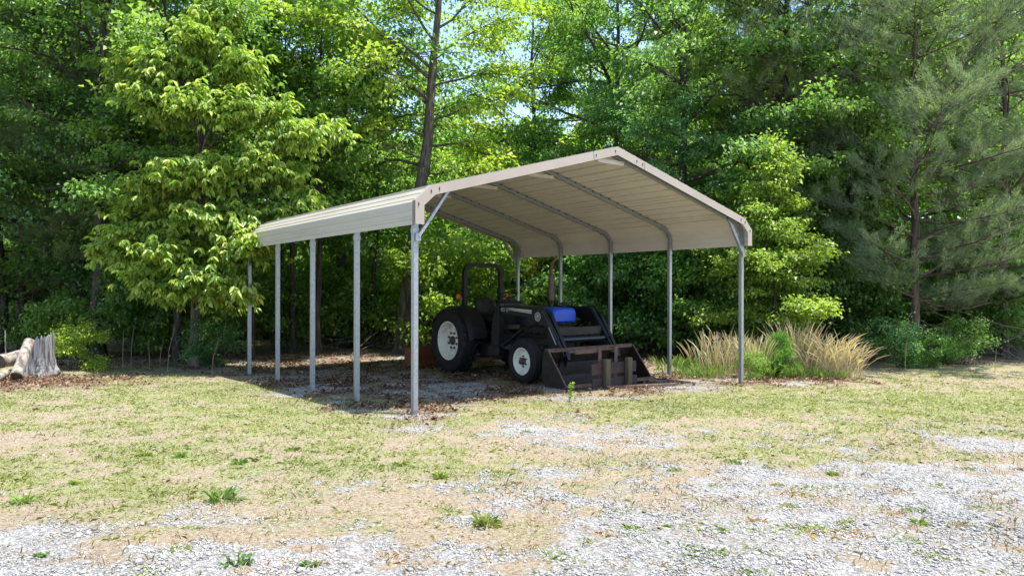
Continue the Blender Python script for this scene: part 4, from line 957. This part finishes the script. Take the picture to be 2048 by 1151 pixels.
# understory shrubs
shr = [  # right-hand undergrowth tints are darkened, shade painted into the leaf colour
 (shB, 160, 12.9, 0, .56, (2.0, 1.6, .8), 'bright yellow green bush right beside the grey stump'),
 (shA, 250, 15.2, 1, .9, DG, 'shaded dark shrub to the right of the near black trunk'),
 (shB, 425, 13.9, 2, .62, BG, 'low blue green shrub at the foot of the bright large-leaved tree'),
 (shA, 330, 16.4, 3, 1.0, MG, 'green shrub behind the twin trunks of the large-leaved tree'),
 (shC, 440, 16.6, 4, .95, MG, 'leafy thicket left of the rear left post of the carport'),
 (shC, 548, 17.6, .5, .75, (1.1, 1.1, .8), 'sunlit shrub between the first two left posts from the back'),
 (shA, 672, 18.0, 1.5, 1.0, (1.05, 1.08, .85), 'shrub between the third and fourth left posts from the back'),
 (shC, 765, 19.0, 2.5, .8, (1.4, 1.3, .8), 'sunlit thicket seen left of the front left post'),
 (shC, 880, 17.4, 3.5, 1.0, (1.5, 1.35, .8), 'bright leafy thicket behind the rear tractor tyre'),
 (shC, 972, 18.3, 4.5, 1.1, (1.4, 1.3, .8), 'leafy thicket seen through the roll bar of the tractor'),
 (shA, 1110, 18.8, 5.5, 1.1, BG, 'dark green shrub behind the exhaust pipe'),
 (shC, 1180, 18.0, .9, .95, (.75, .95, .8), 'shrub behind the raised loader arms'),
 (shC, 1275, 17.4, 1.9, .9, (.8, 1.0, .9), 'shrub between the two middle posts of the right side'),
 (shC, 1400, 16.6, 2.9, .95, (.9, 1.1, .8), 'shrub between the two front posts of the right side'),
 (shA, 1450, 15.6, 3.9, .85, (1.0, 1.1, .8), 'green shrub just left of the front right post'),
 (shC, 1610, 16.8, 4.9, .9, (.6, .72, .6), 'dark thicket behind the tan grass clump'),
 (shC, 1720, 16.4, 5.9, .8, (.6, .72, .6), 'shaded thicket between the grass clump and the big pine'),
 (shB, 1795, 14.9, .2, .7, BG, 'low bluish shrub left of the big pine trunk'),
 (shB, 1868, 14.9, 1.2, .5, (.9, 1.1, .8), 'small light green shrub right of the big pine trunk'),
 (shB, 1920, 15.6, 2.2, .7, (.7, .8, .65), 'low bush of round leaves under the right hand pines'),
 (shA, 1990, 18.0, 3.2, .9, DG, 'shaded shrub near the right edge under the pine limbs'),
 (shB, 1503, 12.6, 4.2, .33, (1.2, 1.25, .8), 'knee high light green bush right of the front right post'),
 (shC, 60, 17.2, 5.0, .9, DG, 'dark shrub behind the stump and logs'),
 (shA, 120, 15.6, 5.2, .7, MG, 'green shrub between the stump and the near black trunk'),
]
for pr, p, Y_, rz, sc, cl, lb in shr:
    add_tree('shrub', pr, M['bark_dark'], M['leaf'], W_(p, Y_), rz, sc, cl, lb, 'shrub', 'shrubs along the edge of the wood', trunk='stem', crown='foliage')

# the wood further back reads as one mass
def wood_mass():
    rng = np.random.default_rng(77); LVs = []; LFs = []; WVs = []; WFs = []; o = 0; ow = 0
    for (y0, y1, n, nl, sz) in ((28, 31, 11, 8200, .23), (32.5, 38, 13, 6500, .30), (40, 50, 15, 5200, .40), (56, 70, 18, 4200, .55)):
        for i in range(n):
            Y_ = y0+(y1-y0)*rng.random(); X_ = (-1+2*(i+.15+.7*rng.random())/n)*(Y_*.80+3); Hh = (.29+.11*rng.random())*Y_+1.5
            pos = (X_/Y_*F+1024)
            if 560 < pos < 1250: Hh = (.165+.06*rng.random())*Y_+1.5
            (wv, wf), (lv, lf) = broad(100+i+int(y0)*7, Hh, 3.4+(Y_-24)*.05, 1.6, 24, .16, nl, sz, 'full', spread=.3, subs=5, flat=.5, elev=(-5, 55))
            off = np.array([X_, Y_, H(X_, Y_)]); LVs.append(lv+off); LFs.append(lf+o); o += len(lv); WVs.append(wv+off); WFs.append(wf+ow); ow += len(wv)
    # low brush between them
    for k in range(110):
        Y_ = (21+rng.random()*6.5) if k < 60 else 19+rng.random()**1.3*30; X_ = (rng.random()*2-1)*(Y_*.8+2)
        (wv, wf), (lv, lf) = broad(400+k, 1.5+rng.random()*2.2, 1.2+rng.random(), .1, 18, .02, 1500, .16+.004*Y_, 'shrub', spread=.2, multi=2, elev=(15, 60), flat=.7, subs=4)
        off = np.array([X_, Y_, H(X_, Y_)]); LVs.append(lv+off); LFs.append(lf+o); o += len(lv); WVs.append(wv+off); WFs.append(wf+ow); ow += len(wv)
    LV = np.concatenate(LVs); WV = np.concatenate(WVs)
    ob = np_obj('distant_woodland', LV, [np.concatenate(LFs)], M['leaf']); ob.color = (1.1, 1.15, .85, 1)
    tag(ob, 'mass of green woodland filling the distance behind the nearer trees', 'woodland', kind='stuff')
    wb = np_obj('woodland_trunks', WV, [np.concatenate(WFs)], M['bark'], ob, smooth=True)
wood_mass()

# ------------------------------------------------------------------ tan bunch grass right of the carport
def bunch(seed, n, h, spread, lean_, wd, base_r=.12):
    rng = np.random.default_rng(seed); Vs = []; Fs = []; o = 0
    for i in range(n):
        a = rng.random()*6.283; r = base_r*math.sqrt(rng.random()); p = np.array([r*math.cos(a), r*math.sin(a), -.02]); a2 = a+rng.normal(0, .7); ln = lean_*abs(rng.normal(0, 1))
        L = h*(.55+.5*rng.random()); K = 6; d = np.array([math.cos(a2)*ln, math.sin(a2)*ln, 1.]); d /= np.linalg.norm(d); pts = [p]
        for k in range(K): d = d+np.array([math.cos(a2), math.sin(a2), -.7])*spread*(k/K)**1.5*(.4+rng.random()*.6); d /= np.linalg.norm(d); pts.append(pts[-1]+d*L/K)
        pts = np.array(pts); sdir = nrm(np.cross(pts[3]-pts[0], rng.normal(0, 1, 3))); w_ = wd*np.array([.7, .8, .8, .9, 1.5, 1.9, .5])*(.7+.6*rng.random())
        V = np.concatenate([pts-sdir*w_[:, None]/2, pts+sdir*w_[:, None]/2]); n_ = K+1; i0 = np.arange(K)
        Vs.append(V); Fs.append(np.stack([i0, i0+1, i0+1+n_, i0+n_], 1)+o); o += len(V)
    return np.concatenate(Vs), np.concatenate(Fs)
M['tan'] = leafmat('tan_bunch_grass', (.42, .31, .19), (.62, .50, .34), (.80, .70, .53), .25, .7, .15)
tan = [(1408, 13.2, .62), (1428, 13.0, .68), (1446, 12.9, .58), (1463, 13.3, .72), (1492, 13.2, .66), (1512, 12.9, .62), (1580, 13.3, .80), (1598, 13.1, .86), (1622, 12.9, .66), (1640, 13.2, .70), (1658, 12.8, .74), (1676, 13.0, .70), (1692, 12.8, .60), (1556, 13.4, .6)]
G_ = 'bunches of tall tan grass right of the carport'
names_ = ['at the left end of the row', 'second from the left', 'just left of the post', 'right behind the post', 'just right of the post', 'against the young green pine on its left', 'tallest and most upright, left of the gap', 'tall and upright right of the young pine', 'in front of the two tallest bunches', 'arching, in the middle of the right half', 'arching widely to the right', 'near the right end of the row', 'last on the right, low and bent', 'behind the young green pine']
for i, (p, Y_, h) in enumerate(tan):
    V, f = bunch(50+i, 55 if i < 4 else 110, h*1.35, .30 if i < 8 else .55, .17 if i < 8 else .34, .008, .27); x_, y_ = W_(p, Y_)
    V = V+np.array([x_, y_, H(x_, y_)]); o = np_obj('tall_grass', V, [f], M['tan'])
    tag(o, 'bunch of tall tan grass '+names_[i], 'tall grass', G_)
for i, (p, Y_, h) in enumerate([(1345, 13.0, .45), (1380, 13.6, .4), (1420, 12.7, .35), (1390, 12.5, .25), (1540, 12.7, .35), (1600, 12.6, .32), (1660, 12.5, .25)]):
    V, f = bunch(80+i, 90, h, .35, .35, .009, .28); x_, y_ = W_(p, Y_); V = V+np.array([x_, y_, H(x_, y_)])
    o = np_obj('green_grass_clump', V, [f], M['grass']); o.color = (.75, 1.0, .6, 1)
    tag(o, ['green grass clump beside the second post on the right', 'fine green grass clump between the two right front posts, further back', 'short green grass clump left of the front right post', 'low green grass clump in front of the others left of the post', 'green grass clump at the foot of the young pine', 'green grass clump under the tallest tan bunches', 'low green grass clump under the arching tan bunches'][i], 'grass clump', 'green grass clumps among the tan grass')
yp = pine(61, .72, .38, .05, 9, .015, 420, .10, .007, 12, 'cone', elev=(35, 70)); x_, y_ = W_(1560, 12.9)
add_tree('young_pine', yp, M['bark_dark'], M['needle'], (x_, y_), 0, 1.0, (.75, 1.25, .45), 'vivid green waist high young pine in the middle of the tan grass', 'young pine')
# dry stalks along the shaded edge on the left
for i, (p, Y_, h, a) in enumerate([(246, 13.2, .75, 0), (262, 13.5, .8, .1), (300, 13.4, .5, -.1), (320, 13.6, .6, .15), (335, 13.0, .85, .3), (424, 12.7, .62, .25), (1810, 13.4, .7, .12), (1990, 14.2, .5, .1)]):
    x_, y_ = W_(p, Y_); b = MB(); z0 = H(x_, y_)
    b.tube([(x_, y_, z0-.03), (x_+a*.1, y_, z0+h*.5), (x_+a*.45, y_+.02, z0+h)], [.006, .005, .003], n=5)
    tag(b.build('dry_stalk', M['stalk']), ['thin dry stalk furthest left at the shaded wood edge', 'taller thin dry stalk right of the furthest left one', 'short dry stalk left of the twin trunks', 'dry stalk directly left of the twin trunks', 'bent dry stalk in front of the twin trunks', 'thin leaning twig left of the rear left post', 'dry stalk standing before the big pine trunk', 'dry stalk at the right edge of the yard'][i], 'dry stalk', 'dry stalks along the wood edge')

# ------------------------------------------------------------------ tufts in the yard
tf = [(446, 1002, .17, 'darkest and largest grass tuft, alone in the left foreground', (.5, .75, .5)), (360, 915, .10, 'grass tuft up and left of the largest tuft', (.8, 1, .6)), (480, 927, .10, 'grass tuft directly above the largest tuft', (.7, 1, .6)),
      (285, 912, .09, 'small grass tuft in the left lawn', (.9, 1, .7)), (880, 954, .11, 'light grass tuft below the front left post', (1, 1.1, .7)), (800, 930, .09, 'grass tuft left below the front left post', (.9, 1, .6)),
      (50, 1005, .12, 'grass tuft near the left edge of the photo', (.8, 1, .7)), (975, 1050, .13, 'brownish green tuft at the edge of the brown weed patch', (.9, .9, .6)), (585, 900, .08, 'small tuft in the middle of the lawn', (.9, 1, .6)),
      (150, 968, .07, 'small flat tuft in the left lawn below the stump', (.9, 1, .6)), (1470, 925, .08, 'green tuft on the gravel right of centre', (.8, 1, .6)), (1665, 948, .07, 'green tuft in the right gravel', (.8, 1, .6)), (1840, 1045, .07, 'green tuft in the far right foreground gravel', (.8, 1, .6)), (1440, 1060, .06, 'green tuft in the gravel at the right foreground', (.8, 1, .6))]
for i, (p, q, h, lb, cl) in enumerate(tf):
    x_, y_ = p2w(p, q); V, f = bunch(120+i, 70, h*.68, .5, .8, .009, h*.35); V = V+np.array([x_, y_, H(x_, y_)])
    o = np_obj('grass_tuft', V, [f], M['grass']); o.color = (*cl, 1); tag(o, lb, 'grass tuft', 'grass tufts dotted over the yard')
def weed(seed, x_, y_, h, nl, size, color, label, name='weed', spreadr=.12, up=False):
    rng = np.random.default_rng(seed); wd_ = []; P = []; D = []
    for k in range(1 if up else 6):
        a = rng.random()*6.28; e = 0 if up else .7
        p = path((0, 0, -.02), (math.cos(a)*e, math.sin(a)*e, 1), h*(.7+.4*rng.random()), 5, rng, .05 if up else .15); wd_.append((p, np.full(6, .003)))
        for j in range(nl): q, tg = at_path(p, .1+.89*rng.random()); P.append(q); b_ = rng.random()*6.28; D.append((math.cos(b_), math.sin(b_), .5 if up else .2))
    LV, LF = leaves(np.array(P), np.array(D), size*(.6+.6*rng.random(len(P))), rng, six=True, narrow=.2 if up else .3)
    t = empty(name, (x_, y_, H(x_, y_)), 0, label, 'weed', None if up else 'weeds growing in the yard'); WV, WF = tubes_np(wd_); np_obj('stem', WV, [WF], M['leaf'], t)
    o = np_obj('leaves', LV, [LF], M['leaf'], t); o.color = (*color, 1)
x_, y_ = p2w(1142, 802); weed(1, x_, y_, .25, 46, .055, (1.7, 1.6, .8), 'single upright weed with narrow leaves in front of the loader bucket', up=True)
for i, (p, q, h, lb) in enumerate([(478, 1128, .12, 'scrawny branching weed in the gravel at bottom left of centre'), (78, 1112, .05, 'low rosette weed on the gravel in the bottom left corner'), (620, 1130, .06, 'small weed in the gravel right of the branching weed'), (635, 905, .06, 'flat leafy weed in the middle of the lawn'), (1330, 1050, .04, 'leafy weed in the central right gravel')]):
    x_, y_ = p2w(p, q); weed(5+i, x_, y_, h*.85, 14, .026, (.6, .65, .55), lb)

# ------------------------------------------------------------------ stump and logs at the left
sx, sy = p2w(80, 752)
def stump():
    rng = np.random.default_rng(5); n = 56; b = MB(); rings = []
    hs = [-.05, .06, .16, .30, .45]
    tops = []
    for k in range(n):
        a = 2*math.pi*k/n
        right = (math.cos(a-.3)+1)/2
        tops.append(.50+.17*right+.07*rng.random()+(.06 if k % 9 == 0 else 0))
    for j, h in enumerate(hs+[None]):
        rg = []
        for k in range(n):
            a = 2*math.pi*k/n; fl = 1+.5*math.exp(-max(.6 if h is None else h, 0)*9)*(1+.5*math.sin(a*5+1)); r = (.235-.02*math.sin(a*3))*fl*(1+.03*math.sin(a*7+2)+.025*(rng.random()-.5))
            z = tops[k] if h is None else min(h, tops[k]-.02)
            if h is None: r *= .99
            rg.append((r*math.cos(a)*1.05, r*math.sin(a)*.9, z))
        rings.append(rg)
    for sc_, dz in ((.86, -.04), (.8, -.3)): rings.append([(x*sc_, y*sc_, z+dz) for x, y, z in rings[5]])
    vs = [v for r in rings for v in r]; fs = [(i*n+k, i*n+(k+1) % n, (i+1)*n+(k+1) % n, (i+1)*n+k) for i in range(len(rings)-1) for k in range(n)]
    fs.append(tuple((len(rings)-1)*n+k for k in range(n))); b.add(vs, fs); o = b.build('tree_stump', M['grey_log'])
    o.location = (sx, sy, H(sx, sy)); tag(o, 'jagged weathered grey tree stump standing in a mound of dead leaves', 'tree stump')
stump()
def log(name, a, b_, r, mat, label, cat='log'):
    a, b_ = Vector(a), Vector(b_); t = empty(name, a, 0, label, cat, 'logs beside the stump'); d = b_-a; k = 7; m = MB(); pts = [d*(i/(k-1)) for i in range(k)]
    m.tube(pts, [r*(.92+.05*math.sin(i*2.1)+.06*(1-i/(k-1))) for i in range(k)], n=18, caps=False); o = m.build('bark', mat, t)
    m = MB(); dn = d.normalized()
    for p, s in ((pts[0], -1), (pts[-1], 1)):
        m = MB()
        rr = r*(.98 if s < 0 else .90); m.tube([p+dn*s*.001-dn*.01, p+dn*s*.004], rr*.98, n=18); m.build('cut_end', M['log_end'], t)
    return t
lx, ly = p2w(50, 762); g0 = H(lx, ly)
log('log', (lx+.02, ly-.22, g0+.11), (lx-.12, ly+.28, g0+.62), .085, M['pale_log'], 'pale log leaning against the left side of the stump, dark cut end down')
lx2, ly2 = p2w(8, 752); log('log', (lx2+.0, ly2-.1, H(lx2, ly2)+.22), (lx2+.1, ly2+.5, H(lx2, ly2)+.30), .12, M['pale_log'], 'greyish log lying at the left edge behind the leaning pale log')
lx3, ly3 = p2w(0, 766); log('log', (lx3-.02, ly3-.1, H(lx3, ly3)+.06), (lx3-.2, ly3+.4, H(lx3, ly3)+.1), .07, M['pale_log'], 'small log end at the very left edge low in the leaves')
b = MB(); sx2, sy2 = p2w(17, 735); b.bar((sx2+.02, sy2-.1, H(sx2, sy2)+.22), (sx2-.03, sy2-.05, H(sx2, sy2)+.72), .02, .008); tag(b.build('wooden_stick', M['pale_log']), 'thin pale stick propped against the leaning log', 'stick')
# fallen branches and debris in the shade behind the carport
rng = np.random.default_rng(8)
def brush_pile(name, cx, cy, n, rx, ry, h, L, label):
    ps = []
    for i in range(n):
        p = np.array([cx+rng.normal(0, rx), cy+rng.normal(0, ry), 0]); p[2] = H(p[0], p[1])+h*rng.random()**1.5; a = rng.random()*6.28
        q = path(p, (math.cos(a), math.sin(a), .35*rng.normal()), L*(.5+rng.random()), 4, rng, .16); ps.append((q, .013*(.5+rng.random())*np.array([1, .9, .7, .5, .3])))
    V, f = tubes_np(ps); tag(np_obj(name, V, [f], M['deadwood'], smooth=True), label, 'brush pile')
x_, y_ = W_(765, 19.0); brush_pile('brush_pile', x_, y_, 151, 1.1, .9, .6, 1.0, 'heap of dead pale branches seen between the two front left posts')
x_, y_ = W_(1060, 20.5); brush_pile('brush_pile', x_, y_, 120, .5, .6, 1.3, .9, 'tangle of pale dead branches behind the steering wheel')
x_, y_ = W_(1330, 17.6); brush_pile('brush_pile', x_, y_, 60, 1.0, .6, .7, 1.0, 'dead twigs on the ground behind the right hand posts')
x_, y_ = W_(1940, 17.8); brush_pile('brush_pile', x_, y_, 110, 1.1, .6, .9, 1.6, 'grey bare branches under the pine at the right edge')
